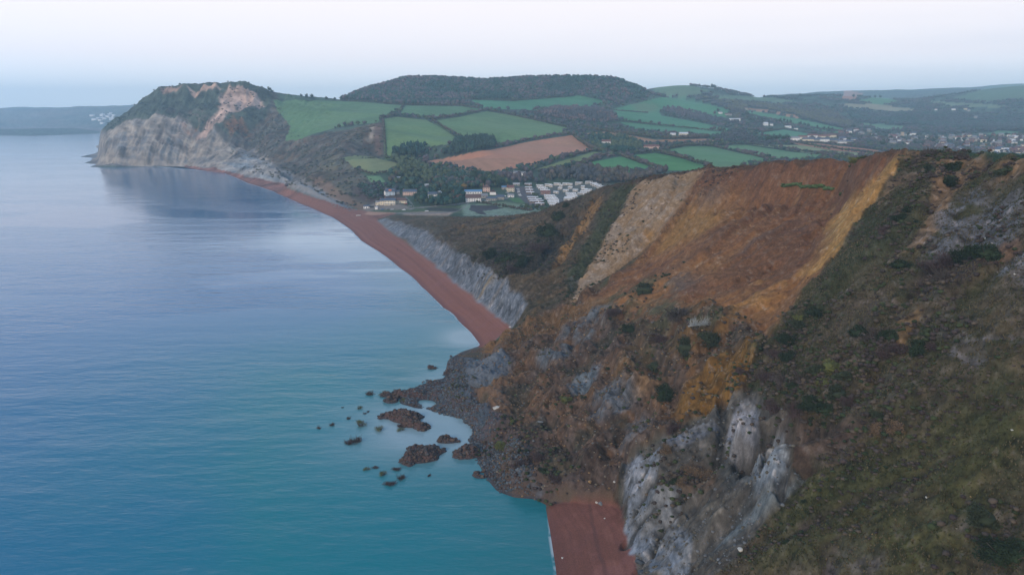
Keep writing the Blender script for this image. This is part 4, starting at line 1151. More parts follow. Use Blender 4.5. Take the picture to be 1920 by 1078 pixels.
# ------------------------------------------------------------------ buildings
def wallmat(name, c): return mat(name, c, vary=.10, scale=1.5, bump=.1, spec=.15, rough=.85)
WALL = {'white': wallmat('white_render', (.74, .72, .70)), 'cream': wallmat('cream_render', (.66, .58, .44)), 'pink': wallmat('pink_render', (.58, .40, .33)),
        'stone': wallmat('grey_stone', (.30, .28, .25)), 'blue': wallmat('pale_blue_boards', (.40, .48, .55)), 'brick': wallmat('red_brick', (.24, .13, .10)), 'tan': wallmat('tan_stone', (.42, .33, .24))}
ROOF = {'slate': mat('slate_roof', (.070, .095, .135), vary=.2, scale=2, bump=.2, rough=.6, stretch=(1, 4, 1)), 'blue': mat('blue_sheet_roof', (.10, .22, .38), vary=.1, scale=2, bump=.1, rough=.5),
        'brown': mat('brown_tile_roof', (.115, .075, .070), vary=.2, scale=2, bump=.3), 'red': mat('red_tile_roof', (.165, .080, .072), vary=.2, scale=2, bump=.3),
        'grey': mat('grey_roof', (.20, .21, .23), vary=.15, scale=2, bump=.2), 'orange': mat('orange_tile', (.55, .17, .08), vary=.1, scale=2, bump=.1), 'pale': mat('pale_roof', (.55, .57, .60), vary=.1, scale=2, bump=.1)}
M_glass = mat('window_glass', (.035, .045, .055), rough=.15, spec=.5, vary=.05, bump=0)
M_frame = mat('white_paint', (.72, .72, .70), rough=.6, vary=.05, bump=0)
M_door = mat('painted_door', (.06, .10, .14), rough=.6, vary=.1, bump=0)
def bxm(x0, x1, y0, y1, z0, z1):
    c = np.array([(x, y, z) for x in (x0, x1) for y in (y0, y1) for z in (z0, z1)], float)
    f = np.array([(0, 1, 3, 2), (4, 6, 7, 5), (0, 4, 5, 1), (2, 3, 7, 6), (0, 2, 6, 4), (1, 5, 7, 3)])
    return c, f
def gable(w, d, h, rh, ov=.35, hip=0.0, th=.18):
    """pitched roof, ridge along x, with real thickness"""
    x0, x1, y0, y1 = -w / 2 - ov, w / 2 + ov, -d / 2 - ov, d / 2 + ov
    rx0, rx1 = x0 + hip, x1 - hip
    c, f = [], []
    for dz_ in (0, th):
        c += [(x0, y0, h + dz_), (x1, y0, h + dz_), (x1, y1, h + dz_), (x0, y1, h + dz_), (rx0, 0, h + rh + dz_), (rx1, 0, h + rh + dz_)]
    f = [(6, 7, 11, 10), (8, 9, 10, 11), (1, 0, 4, 5), (3, 2, 5, 4), (0, 1, 7, 6), (2, 3, 9, 8), (1, 2, 8, 7), (3, 0, 6, 9), (7, 8, 11, 11), (9, 6, 10, 10), (0, 3, 4, 4), (2, 1, 5, 5)]
    return np.array(c, float), f
def mesh_py(name, c, f, m):
    me = bpy.data.meshes.new(name)
    ff = []
    for q in f:
        t = []
        for v in q:
            if int(v) not in t: t.append(int(v))
        ff.append(tuple(t))
    me.from_pydata([tuple(map(float, v)) for v in c], [], ff); me.update()
    me.materials.append(m); return me
def walls(w, d, h, rh, gabled=True):
    c, f = bxm(-w / 2, w / 2, -d / 2, d / 2, -2.5, h)
    c, f = list(map(tuple, c)), [tuple(q) for q in f[:5]]
    if gabled:                    # gable triangles up to the roof
        n = len(c)
        for sx in (-w / 2, w / 2):
            c += [(sx, -d / 2, h), (sx, d / 2, h), (sx, 0, h + rh * .93)]
        f += [(n, n + 1, n + 2), (n + 3, n + 5, n + 4)]
    return np.array(c), f
HPOS = []
def house(px, py, w, d, h, rh, label, wall='white', roof='slate', rz=0.0, nwin=4, floors=2, chim=2, hip=0.0, door=True, name='house', cat='house', group=None, pos=None, detail=True, lift=0.0):
    p = pos if pos is not None else at(px, py, True)
    if p.z > -100: HPOS.append((p.x, p.y + d * .5, w))
    root = empty(name, (p.x, p.y + d * .5, p.z + lift), label, cat, group, rz)
    c, f = walls(w, d, h, rh, hip < .1)
    wo_ = link('wall', mesh_py('wall', c, f, WALL[wall]), root)
    c, f = gable(w, d, h, rh, hip=hip)
    ro = link('roof', mesh_py('roof', c, f, ROOF[roof]), root)
    for k in range(chim):
        cx_ = (-w / 2 + .6) if k == 0 else (w / 2 - .6 if k == 1 else 0)
        c, f = bxm(cx_ - .45, cx_ + .45, -.4, .4, h + rh * .4, h + rh + 1.1)
        link('chimney', mesh_py('chimney', c, f, WALL['brick' if wall != 'white' else 'stone']), ro)
    if detail:
        fh = h / floors
        for fl in range(floors):
            for k in range(nwin):
                x_ = -w / 2 + w * (k + .5) / nwin
                if door and fl == 0 and k == nwin // 2: continue
                z0 = fl * fh + fh * .36
                c, f = bxm(x_ - .62, x_ + .62, -d / 2 - .07, -d / 2 + .02, z0 - .08, z0 + fh * .42 + .08)
                wf = link('window', mesh_py('window', c, f, M_frame), root)
                c, f = bxm(x_ - .5, x_ + .5, -d / 2 - .11, -d / 2 - .075, z0, z0 + fh * .42)
                link('pane', mesh_py('pane', c, f, M_glass), wf)
        if door:
            x_ = -w / 2 + w * (nwin // 2 + .5) / nwin
            c, f = bxm(x_ - .5, x_ + .5, -d / 2 - .08, -d / 2 + .02, -.1, 2.05)
            link('door', mesh_py('door', c, f, M_door), root)
    return root
GV = 'houses of the seaside hamlet'
inn = house(731, 385, 13.5, 8, 5.6, 2.9, 'large cream seafront inn with slate roof and two white verandas', 'cream', 'slate', 0, 4, 2, 2, name='inn', cat='inn')
for k, x_ in enumerate((-3.9, 2.6)):
    c, f = bxm(x_ - 2.6, x_ + 2.6, -6.6, -4.01, 2.45, 2.75); link('veranda_roof', mesh_py('veranda_roof', c, f, M_frame), inn)
    for sx in (-2.4, 2.4):
        c, f = bxm(x_ + sx - .12, x_ + sx + .12, -6.5, -6.26, -1.0, 2.45); link('veranda_post', mesh_py('veranda_post', c, f, M_frame), inn)
house(717.5, 384.5, 6.8, 7, 4.9, 2.6, 'narrow cream wing of the inn with a small slate roof, at its left end', 'cream', 'slate', 0, 2, 2, 1, name='inn_wing', cat='house')
house(752, 381, 14.5, 8, 2.9, 3.2, 'low cream cottage with a brown hipped roof right of the inn', 'cream', 'brown', -.08, 5, 1, 0, hip=2.4, group=GV)
house(708.5, 385, 5.6, 5, 3.8, 1.6, 'small flat cream house with a dark band left of the inn', 'cream', 'grey', .05, 2, 1, 0, group=GV)
house(687, 391, 7.5, 5, 2.6, 1.3, 'white beach hut cafe with a blue grey roof at the back of the beach', 'white', 'slate', .1, 3, 1, 0, name='beach_cafe', cat='cafe')
house(705.5, 393, 3.2, 3.2, 2.6, 1.4, 'tiny white gabled kiosk below the inn', 'white', 'pale', 1.57, 1, 1, 0, name='kiosk', cat='kiosk')
hb = house(731, 367, 12, 8, 5.0, 4.0, 'grey blue house with a steep slate roof and an orange dormer behind the inn', 'blue', 'slate', .1, 3, 2, 1, group=GV)
c, f = gable(3, 2.6, 6.2, 1.5); c[:, 1] -= 2.2; link('dormer_roof', mesh_py('dormer_roof', c, f, ROOF['orange']), hb)
house(724.5, 366, 4.6, 6, 5.2, 2.0, 'narrow pale grey house with a white gable above the inn', 'white', 'grey', 1.5, 2, 2, 0, group=GV)
house(745, 365, 5, 5, 3.4, 2.2, 'small dark roofed cottage with white windows between the inn and the pink row', 'stone', 'slate', 0, 2, 1, 0, group=GV)
house(768, 367, 18, 8, 4.8, 3.0, 'long row of pink and cream cottages under a slate roof', 'pink', 'slate', .04, 7, 2, 2, group=GV)
house(812, 371, 14, 7, 4.6, 2.6, 'white cottage with slate roof among the dark evergreens', 'white', 'slate', .12, 5, 2, 2, group=GV)
house(824, 366, 4.5, 5, 3.2, 2.2, 'pale gabled annex at the right end of the white cottage among evergreens', 'blue', 'pale', 1.4, 1, 1, 0, group=GV)
house(800, 349.5, 5.5, 3.5, 2.2, .7, 'small turquoise and white shed among bare trees', 'blue', 'pale', .2, 2, 1, 0, name='shed', cat='shed')
house(747.5, 335.5, 5, 3, 2.0, .6, 'tiny white roofed shed at the top of the small green paddock', 'stone', 'pale', 0, 1, 1, 0, name='shed', cat='shed')
house(887, 378, 19, 8, 4.2, 4.4, 'long white cottage with a big dark brown thatched roof by the meadow', 'white', 'brown', .12, 6, 2, 1, group=GV)
house(887, 364, 23, 7, 3.0, 2.2, 'long low building with a bright blue roof behind the thatched cottage', 'white', 'blue', .05, 7, 1, 0, group=GV)
house(912, 360, 9.5, 9, 5.6, 4.0, 'square pinkish house with a pointed pyramid roof', 'pink', 'brown', 0, 3, 2, 1, hip=4.4, group=GV)
house(924, 366, 5, 8, 3.8, 3.0, 'small white gable end house right of the pointed roof house', 'white', 'brown', 1.57, 2, 1, 0, group=GV)
house(921, 377, 13, 6, 3.0, 2.2, 'low grey cottage row with pale windows beside the lane', 'stone', 'slate', .05, 5, 1, 1, group=GV)
house(938, 375, 10, 7, 3.4, 2.6, 'dark slate roofed cottage next to the low grey row', 'stone', 'slate', -.1, 4, 1, 1, group=GV)
house(908, 372, 8, 6, 3.2, 2.6, 'grey roofed outbuilding just right of the thatched cottage', 'stone', 'grey', .2, 2, 1, 0, group=GV)
house(946, 356, 8, 6, 3.6, 1.4, 'house with a pale edged blue flat roof near the red roofed house', 'stone', 'blue', .1, 3, 1, 0, group=GV)
house(957, 360, 9, 8, 5.4, 3.2, 'tall cream house with a brick red roof left of the car park', 'cream', 'red', .25, 3, 2, 1, group=GV)
house(958, 370, 8, 5, 2.6, 1.6, 'low white building with a grey roof beside the small green', 'white', 'grey', -.1, 3, 1, 0, group=GV)
house(968, 348, 9, 4, 2.4, .9, 'low pale roofed hut under the bare tree belt', 'stone', 'pale', .05, 3, 1, 0, name='hut', cat='hut')
house(969, 329, 10, 7, 4.2, 2.0, 'left block of the white farmhouse pair with pale roof above the tree belt', 'white', 'grey', .05, 4, 2, 1)
house(981, 329.5, 8, 6, 3.8, 1.8, 'right block of the white farmhouse pair with pale roof above the tree belt', 'white', 'grey', -.05, 3, 2, 0)
house(1023, 365, 13, 5, 3.2, 1.8, 'red brick service block between the rows of white caravans', 'brick', 'red', 0, 5, 1, 0, name='service_block', cat='building')
# hamlets farther off
house(1137, 271, 18, 9, 5.5, 3.5, 'large white farmhouse framed by dark evergreen trees', 'white', 'red', .05, 5, 2, 2)
house(1222, 280, 30, 8, 5.0, 3.2, 'long pink and cream terrace with a red roof at the edge of the pink field', 'pink', 'red', .12, 8, 2, 0)
house(1282, 255, 20, 9, 5.0, 2.8, 'cream country house with brown trees around it in the green valley', 'cream', 'pale', .0, 6, 2, 2)
house(1262, 254, 12, 6, 3.5, 1.8, 'low pale outbuilding left of the cream country house', 'white', 'pale', .0, 3, 1, 0)
house(1351, 214, 12, 9, 5.5, 3.5, 'white gabled farm building left of the long white manor', 'white', 'grey', .4, 3, 2, 0)
house(1366, 217, 22, 9, 5.0, 3.5, 'dark roofed farm range behind the long white manor', 'stone', 'brown', .1, 5, 2, 1)
house(1378, 227, 36, 9, 6.0, 2.5, 'long low white manor on the wooded hillside', 'white', 'pale', .0, 9, 2, 2)
house(1398, 206, 18, 9, 6.0, 4.0, 'dark roofed house half hidden in the woods above the manor', 'stone', 'brown', .0, 4, 2, 0)
house(1436, 236, 16, 9, 6.5, 4.5, 'bright white gabled villa left of the pine row', 'white', 'pale', .3, 3, 2, 1)
house(1447, 236, 10, 8, 5.0, 3.0, 'smaller white house beside the bright white villa', 'white', 'grey', -.2, 2, 2, 0)
house(1478, 240, 20, 8, 5.0, 1.5, 'low white flat roofed house above the green field', 'white', 'pale', .0, 5, 1, 0)
house(1493, 243, 12, 8, 3.5, 1.5, 'low grey bungalow right of the flat roofed white house', 'white', 'grey', .0, 3, 1, 0)
terr = [(1492, 264, 20, 'white', 'grey'), (1506, 262, 22, 'cream', 'red'), (1524, 259, 26, 'white', 'red'), (1545, 260, 34, 'cream', 'red'), (1560, 258, 24, 'cream', 'brown'), (1544, 266, 30, 'white', 'slate'), (1516, 266, 26, 'cream', 'slate'),
        (1530, 267, 18, 'stone', 'slate'), (1566, 268, 24, 'stone', 'slate'), (1580, 264, 20, 'white', 'slate'), (1592, 270, 22, 'stone', 'slate'), (1580, 271, 18, 'white', 'grey'), (1602, 266, 16, 'cream', 'slate')]
wd = ['leftmost', 'second', 'third', 'fourth', 'fifth']
for k, (a, b, w_, wl_, rf) in enumerate(terr):
    house(a, b, w_, 9, 6, 4, 'pale village terrace beyond the brown strip field, %s walls, %s roof' % (wl_, rf), wl_, rf, random.uniform(-.15, .15), max(3, int(w_ / 4)), 2, 0, group='terraces beyond the brown strip field, %s walls and %s roofs' % (wl_, rf))
# the large far village: one kind each of small house, then copies
def far_proto(wall, roof, w_, d_, h_, rh_, rz):
    return (wall, roof), house(0, 0, w_, d_, h_, rh_, 'small %s house with a %s roof among the trees of the far village' % (wall, roof), wall, roof, rz, 3, 2, 1, group='%s houses with %s roofs in the far village' % (wall, roof), pos=Vector((0, 900, -500)), detail=False)
fp = [far_proto(*a) for a in [('white', 'slate', 11, 8, 5, 3.4, 0), ('white', 'red', 12, 8, 5, 3.4, 0), ('cream', 'brown', 10, 8, 5, 3.6, 0), ('stone', 'grey', 12, 8, 5, 3.2, 0), ('brick', 'brown', 10, 8, 5, 3.5, 0), ('white', 'pale', 14, 8, 4, 2.0, 0)]]
vill = mask([(1608,252),(1640,258),(1700,252),(1780,256),(1860,254),(1930,258),(1990,262),(1990,300),(1900,294),(1800,284),(1700,276),(1650,268)], 0, 0) > .5
V3 = sample(vill, 24, 180)
vill2 = mask([(1560,246),(1650,246),(1640,256),(1590,256)], 0, 0) > .5
V3 = np.vstack([V3, sample(vill2, 30, 14), np.array([list(at(a, b, True)) for a, b in [(1686,262),(1690,264),(1735,272),(1738,262),(1748,262),(1754,260),(1768,263),(1773,286),(1766,281),(1803,279),(1812,278),(1797,261),(1864,272),(1872,270),(1890,279),(1897,276),(1902,270),(1917,264),(1788,207),(1810,206),(1816,209),(1829,222),(1755,207)]])])
firsts = [True] * len(fp)
for k, p in enumerate(V3):
    t = random.choice([0, 1, 2, 3, 3, 3, 4, 4, 5])
    (wl_, rf), pr = fp[t]
    loc = (p[0], p[1], ground(p[0], p[1]))
    rz = random.uniform(-1.3, 1.3)
    HPOS.append((loc[0], loc[1], 13))
    if firsts[t]:
        pr.location = loc; pr.rotation_euler = (0, 0, rz); firsts[t] = False
    else: dup(pr, loc, rz, random.uniform(.85, 1.3))
# the town on the far coast across the bay
for k in range(34):
    a_, b_ = random.gauss(196, 14), random.gauss(222, 5)
    p = at(a_, b_, True)
    if p.y < 5500: continue
    dup(fp[5][1] if k % 3 else fp[0][1], p, random.uniform(-.8, .8), random.uniform(1.6, 2.6), 'tiny white house of the town on the far coast across the bay', 'white houses on the far coast')
# church tower of the far village
tw = at(1691, 259, True)
t_ = empty('church_tower', tw, 'square tan stone church tower rising over the far village', 'church tower')
c, f = bxm(-3.5, 3.5, -3.5, 3.5, -2, 17); link('tower_body', mesh_py('tower_body', c, f, WALL['tan']), t_)
cs_, fs_ = [], []
for sx in (-2.9, 0, 2.9):
    for sy in (-2.9, 2.9):
        cs_.append(bxm(sx - .7, sx + .7, sy - .6, sy + .6, 17.002, 18.3))
c, f = join(cs_); link('battlements', mesh_py('battlements', c, f, WALL['tan']), t_)

# ------------------------------------------------------------------ static caravans
M_van = mat('caravan_cream', (.40, .38, .35), vary=.06, scale=1, bump=0, rough=.5)
M_vanroof = mat('caravan_roof', (.66, .68, .70), vary=.06, scale=1, bump=0, rough=.5)
M_lodge = mat('lodge_brown_grey', (.17, .14, .13), vary=.2, scale=2, bump=.2)
def caravan(name, label, w_, d_, body, roof_):
    root = empty(name, (0, 900, -500), label, 'caravan')
    c, f = walls(w_, d_, 2.5, .6, True); link('body', mesh_py('body', c, f, body), root)
    c, f = gable(w_, d_, 2.5, .6, ov=.12, th=.1); link('roof', mesh_py('roof', c, f, roof_), root)
    for k in range(4):
        x_ = -w_ / 2 + w_ * (k + .5) / 4
        c, f = bxm(x_ - .55, x_ + .55, -d_ / 2 - .04, -d_ / 2 + .01, 1.1, 1.9); link('window', mesh_py('window', c, f, M_glass), root)
    c, f = bxm(w_ * .12, w_ * .12 + .8, -d_ / 2 - .05, -d_ / 2 + .012, .25, 2.15); link('door', mesh_py('door', c, f, M_frame), root)
    return root
cv = caravan('static_caravan', 'x', 10.5, 3.2, M_van, M_vanroof)
lg = caravan('holiday_lodge', 'x', 13.5, 4.6, M_lodge, M_vanroof)
rows = [
 (cv, 'long white static caravan in the topmost spaced row below the bare trees', 'white caravans of the top row', [(1028,349,.95,-.35),(1045,347,.95,-.35),(1061,347,.9,-.35),(1085,345.5,.95,.15),(1104,344,.95,.15),(1113,346.5,.9,.1),(1121,350,.9,.15),(1126,353,1,.12),(1116,349,.8,.1)]),
 (cv, 'cream static caravan in the second row of the park, above the middle lane', 'cream caravans of the second row', [(1034,350.5,.5,-.5),(1050,355.5,.6,0),(1052,350,.5,-.3),(1069,354,.6,0),(1043,363,.75,-.5),(1061,359.5,.75,-.4),(1079,359,.7,-.4),(1096,357.5,.8,-.3),(1093,352.5,.5,-.3),(1070,348,.5,-.3)]),
 (cv, 'cream static caravan in the block left of the red brick service building', 'cream caravans beside the brick block', [(1012,350.5,1.0,-.3),(1015,353.5,1.25,-.05),(1018,356.5,1.25,-.05),(1022,359.5,1.25,-.05)]),
 (cv, 'white static caravan in the dense lower rows nearest the hill', 'white caravans of the dense lower block', [(1030,369.5,1.35,0),(1032,372.5,1.4,0),(1034.5,375.5,1.4,0),(1036.5,378.3,1.4,0),(1037,381.2,1.3,0),(1038,384,1.2,0),(1038,387,1.0,0)]),
 (cv, 'white static caravan in the right hand lower rows just above the brown hillside', 'white caravans of the right lower block', [(1070,365.5,1.3,0),(1072,368.3,1.3,0),(1073,371,1.2,0),(1068,373.5,1.2,0),(1064,376,.9,0),(1096,362,1.1,.1),(1091,365,1.1,.1),(1103,359,.9,.1)]),
 (lg, 'brown holiday lodge with a pale roof in the stepped row beside the caravan park', 'brown lodges in the stepped row', [(1000,373,1.2,0),(1003,376.7,1.25,0),(1006,380.3,1.25,0),(1012,385,.8,0)]),
 (lg, 'small brown chalet with a pale roof in the column beside the car park', 'brown chalets beside the car park', [(990,348,.75,.1),(991,354.5,.75,-.05),(992.5,359,.78,-.05),(994,363.8,.8,-.05)]),
]
for pr, lab, grp, spots in rows:
    for a, b, s_, rz in spots:
        p = at(a, b, True)
        if pr.get('label') == 'x':
            pr['label'] = lab; pr['group'] = grp; pr.location = p; pr.rotation_euler = (0, 0, rz); pr.scale = (s_, 1, 1)
        else: dup(pr, p, rz, (s_, 1, 1), lab, grp)

# ------------------------------------------------------------------ cars
def car(label, paint, grp):
    root = empty('parked_car', (0, 900, -500), label, 'car', grp)
    prof = [(-2.1, .35), (-2.1, .8), (-1.9, .95), (-1.2, 1.0), (-.6, 1.45), (1.1, 1.45), (1.75, 1.0), (2.1, .9), (2.15, .35)]
    n = len(prof); c = [(x_, y_, z_) for y_ in (-.85, .85) for x_, z_ in prof]
    f = [tuple(range(n)), tuple(range(2 * n - 1, n - 1, -1))] + [(k, (k + 1) % n, n + (k + 1) % n, n + k)[::-1] for k in range(n)]
    link('body', mesh_py('body', np.array(c), f, paint), root)
    for sx in (-1.35, 1.35):
        for sy in (-.87, .87):
            cc, ff = tube((sx, sy - .1, .33), (sx, sy + .1, .33), .33, .33, 10)
            ff = [tuple(q) for q in ff] + [tuple(range(9, -1, -1)), tuple(range(10, 20))]
            link('wheel', mesh_py('wheel', cc, ff, M_glass), root)
    for y_ in (-.87, .87):
        c2, f2 = bxm(-.95, 1.3, min(y_, y_ * .98), max(y_, y_ * .98), 1.02, 1.36); link('side_window', mesh_py('side_window', c2, f2, M_glass), root)
    return root
PAINT = {k: mat('car_paint_' + k, c, rough=.3, spec=.5, vary=.03, bump=0) for k, c in {'white': (.75,.76,.78), 'blue': (.06,.16,.34), 'grey': (.22,.23,.25), 'silver': (.5,.52,.55), 'red': (.32,.06,.05)}.items()}
cars = [('white', 971, 355.5, 'in the car park column'), ('silver', 972, 358, 'in the car park column'), ('white', 972.5, 360.5, 'in the car park column'), ('grey', 973, 363, 'in the car park column'), ('white', 974, 366, 'at the foot of the car park column'), ('silver', 976, 368, 'at the foot of the car park column'),
        ('blue', 717, 393.5, 'below the inn terrace'), ('grey', 728, 393, 'in front of the inn'), ('silver', 735, 394, 'in front of the inn'), ('white', 757, 394.5, 'on the grass verge by the lane'), ('red', 761, 383, 'on the lane up from the inn'), ('grey', 769, 388, 'on the lane up from the inn'),
        ('white', 800, 397, 'alone on the beach car park'), ('white', 902, 379.5, 'in front of the grey cottage row'), ('silver', 912, 378.5, 'in front of the grey cottage row'), ('white', 946, 369, 'near the low white building'), ('silver', 951, 362, 'beside the red roofed house'), ('grey', 1063, 371, 'on the caravan park lane')]
seen = {}
for col_, a, b, where in cars:
    p = at(a, b, True); lab = '%s car parked %s' % (col_, where)
    if col_ not in seen:
        seen[col_] = car(lab, PAINT[col_], 'parked cars of the hamlet'); o = seen[col_]; o.location = p; o.rotation_euler = (0, 0, .1)
    else: o = dup(seen[col_], p, random.uniform(-.3, .3), 1.0, lab)
# boat on the shingle
bp_ = at(672, 405)
bo = empty('rowing_boat', bp_ + Vector((0, 0, .1)), 'small white boat lying on the shingle below the rock armour', 'boat', None, .35)
hx = np.linspace(-2.6, 2.6, 9); cc, ff = [], []
for x_ in hx:
    wv = .85 * max(.05, 1 - (x_ / 2.75) ** 2) ** .6
    for y_, z_ in ((-wv, .75), (-wv * .7, .2), (0, 0), (wv * .7, .2), (wv, .75), (wv * .85, .72), (0, .25), (-wv * .85, .72)): cc.append((x_, y_, z_))
for k in range(8):
    for q in range(8): ff.append((k * 8 + q, k * 8 + (q + 1) % 8, (k + 1) * 8 + (q + 1) % 8, (k + 1) * 8 + q))
link('hull', mesh_py('hull', np.array(cc), ff, M_frame), bo)
for x_ in (-1, .6):
    c, f = bxm(x_ - .15, x_ + .15, -.68, .68, .5, .56); link('bench', mesh_py('bench', c, f, M_bark), bo)
HP = np.array(HPOS)
def clear(P3):
    """no tree inside a house or in the sight of its front garden"""
    ok = np.ones(len(P3), bool)
    for hx, hy, hw in HP:
        ok &= ~((np.abs(P3[:, 0] - hx - (P3[:, 1] - hy) * hx / max(hy, 1)) < hw / 2 + 4) & (P3[:, 1] < hy + hw * .4 + 4) & (P3[:, 1] > hy - (30 if hy < 1500 else 75)))
    return P3[ok]
EVG, EV2, BARE, BAR2, OLV = (.014, .040, .034), (.024, .052, .042), (.068, .058, .064), (.044, .050, .056), (.050, .068, .038)
fm_any = np.any(np.stack(fmask), axis=0)
taken_w = fm_any.copy()
def wood(ps, spacing, r, h, n, size, cols, label, name='woodland', allow=False, maxn=60000, rough=3):
    global taken_w
    m = mask(ps, 0, rough, True) > .5
    if not allow: m &= ~fm_any
    P3 = clear(sample(m, spacing, maxn))
    taken_w |= m
    return soup(P3, r, h, n, size, cols, name, label)
wood([(640,188),(700,163),(760,146),(830,145),(900,150),(1000,146),(1100,143),(1150,145),(1190,157),(1215,178),(1205,188),(1160,192),(1130,190),(1082,182),(1050,183),(960,189),(870,187),(862,197),(760,197),(700,191)], 7.5, 5.5, 12, 26, 1.3,
     [EVG, (.030,.050,.036), BAR2, BARE, (.085,.060,.062), EV2], 'dark mixed wood of pines and bare trees covering the whole rounded hill', allow=True)
wood([(1000,214),(1040,204),(1080,202),(1130,208),(1155,218),(1160,229),(1120,232),(1060,226)], 6.5, 4.5, 10, 28, 1.1, [BARE, (.095,.068,.066), BAR2], 'rounded copse of bare purple brown trees on the green slope', allow=True)
wood([(1236,208),(1262,203),(1300,210),(1330,219),(1345,228),(1330,232),(1270,218)], 7, 4.5, 10, 28, 1.1, [BAR2, BARE], 'long dark copse of bare trees across the upper green field', allow=True)
wood([(737,283),(760,277),(800,277),(803,291),(770,298),(738,297)], 5.0, 4.0, 13, 40, .9, [EVG, (.018,.036,.026)], 'small dark pine wood left of the pink ploughed field', allow=True, name='pine_wood')
wood([(856,268),(900,261),(926,263),(929,278),(870,291),(835,296),(830,289)], 5.0, 4.0, 13, 40, .9, [EVG, (.020,.040,.030)], 'dark strip of tall pines above the ploughed field', allow=True, name='pine_wood')
wood([(722,300),(745,299),(775,302),(800,319),(850,331),(900,335),(985,325),(1000,338),(985,346),(945,343),(880,343),(870,358),(820,366),(770,356),(755,348),(728,345),(735,325)], 6.0, 4.2, 10, 46, .9, [BARE, BAR2, (.07,.06,.045), EV2, OLV], 'mixed bare and evergreen trees on the slope above the seaside hamlet')
wood([(1000,336),(1040,325),(1100,322),(1190,328),(1250,326),(1200,342),(1140,346),(1060,342),(1000,345)], 5.0, 4.0, 11, 46, .85, [BAR2, (.060,.058,.048), (.075,.062,.055)], 'belt of bare grey brown trees behind the caravan park', allow=False)
wood([(1105,258),(1125,256),(1150,262),(1170,262),(1200,272),(1205,282),(1170,290),(1130,286),(1112,276)], 6.0, 4.5, 11, 40, .9, [EVG, EV2, OLV], 'dark evergreen garden trees round the white farmhouse', allow=True)
wood([(1330,178),(1400,190),(1450,198),(1500,206),(1560,212),(1600,232),(1590,243),(1540,232),(1500,220),(1445,208),(1400,203),(1385,222),(1395,240),(1372,232),(1368,208),(1290,186)], 8.0, 6, 13, 22, 1.6, [BAR2, BARE, (.055,.060,.050), (.07,.07,.04)], 'broad belt of bare woodland following the valley side', allow=False)
wood([(1590,213),(1700,214),(1820,216),(1980,215),(1980,246),(1870,250),(1790,244),(1700,236),(1600,228)], 9.0, 6.5, 13, 22, 1.7, [(.040,.050,.048), BAR2, EV2], 'dark woodland filling the far valley beyond the village', allow=False)
wood([(777,352),(865,343),(872,352),(868,385),(835,388),(795,388),(776,380)], 5.2, 3.8, 9, 60, .7, [EVG, EV2, (.035,.05,.03), EVG], 'dark evergreen garden trees between the pink cottage row and the thatched cottage', allow=True, name='garden_trees')
wood([(672,352),(700,345),(740,350),(760,360),(775,352),(800,352),(775,365),(712,378),(690,372)], 5.2, 3.4, 6, 50, .7, [BAR2, EV2, EVG], 'dark thicket on the bank behind the inn', allow=True, name='thicket')
wood([(870,340),(945,338),(955,350),(925,354),(880,357)], 5.5, 4.2, 10, 60, .75, [EVG, EV2, OLV, BARE], 'dark garden trees on the slope above the blue roofed building', allow=True, name='garden_trees')
wood([(1024,388),(998,366),(1008,364),(1040,395),(1020,399),(975,392),(975,388)], 5, 2.5, 3.5, 50, .6, [EV2, (.04,.055,.03)], 'green bushes between the brown lodges and the white caravans', allow=True, name='bushes')
m_rest = (~taken_w) & (Y > 1150) & (Y < 4500) & (X > -380) & (ZT > 9) & ~HLm & (VG < .3)
m_near = m_rest & (Y < 1900); m_mid = m_rest & (Y >= 1900) & (fbm(X, Y, 130, 4, .6, 61) > .45)
soup(clear(sample(m_near, 9.5)), 4.2, 7.5, 34, .9, [BAR2, EV2, OLV, BARE], 'scrub_trees', 'scattered scrub and trees between the fields and lanes')
soup(clear(sample(m_mid, 13.5, 26000)), 6, 10, 16, 1.7, [BAR2, EV2, (.05,.06,.045), BARE], 'scrub_trees', 'distant hedgerow trees and thickets dotted over the far valley')
m_up = (UC > .5) | ((Y > 1000) & (Y < 1500) & HLm & (ZT > 10))
soup(sample(m_up & (tB > .4), 8.5, 9000), 2.6, 2.6, 22, .7, [(.035,.045,.030), BAR2, (.085,.075,.055), (.06,.065,.04)], 'scrub', 'low dark scrub on the broken ground above the far beach')
soup(sample((UH > .5) & (tC > .3), 9, 9000), 3.0, 3.2, 18, .9, [(.030,.048,.036), (.038,.052,.036)], 'scrub', 'dark gorse and scrub on the upper face of the flat topped headland')

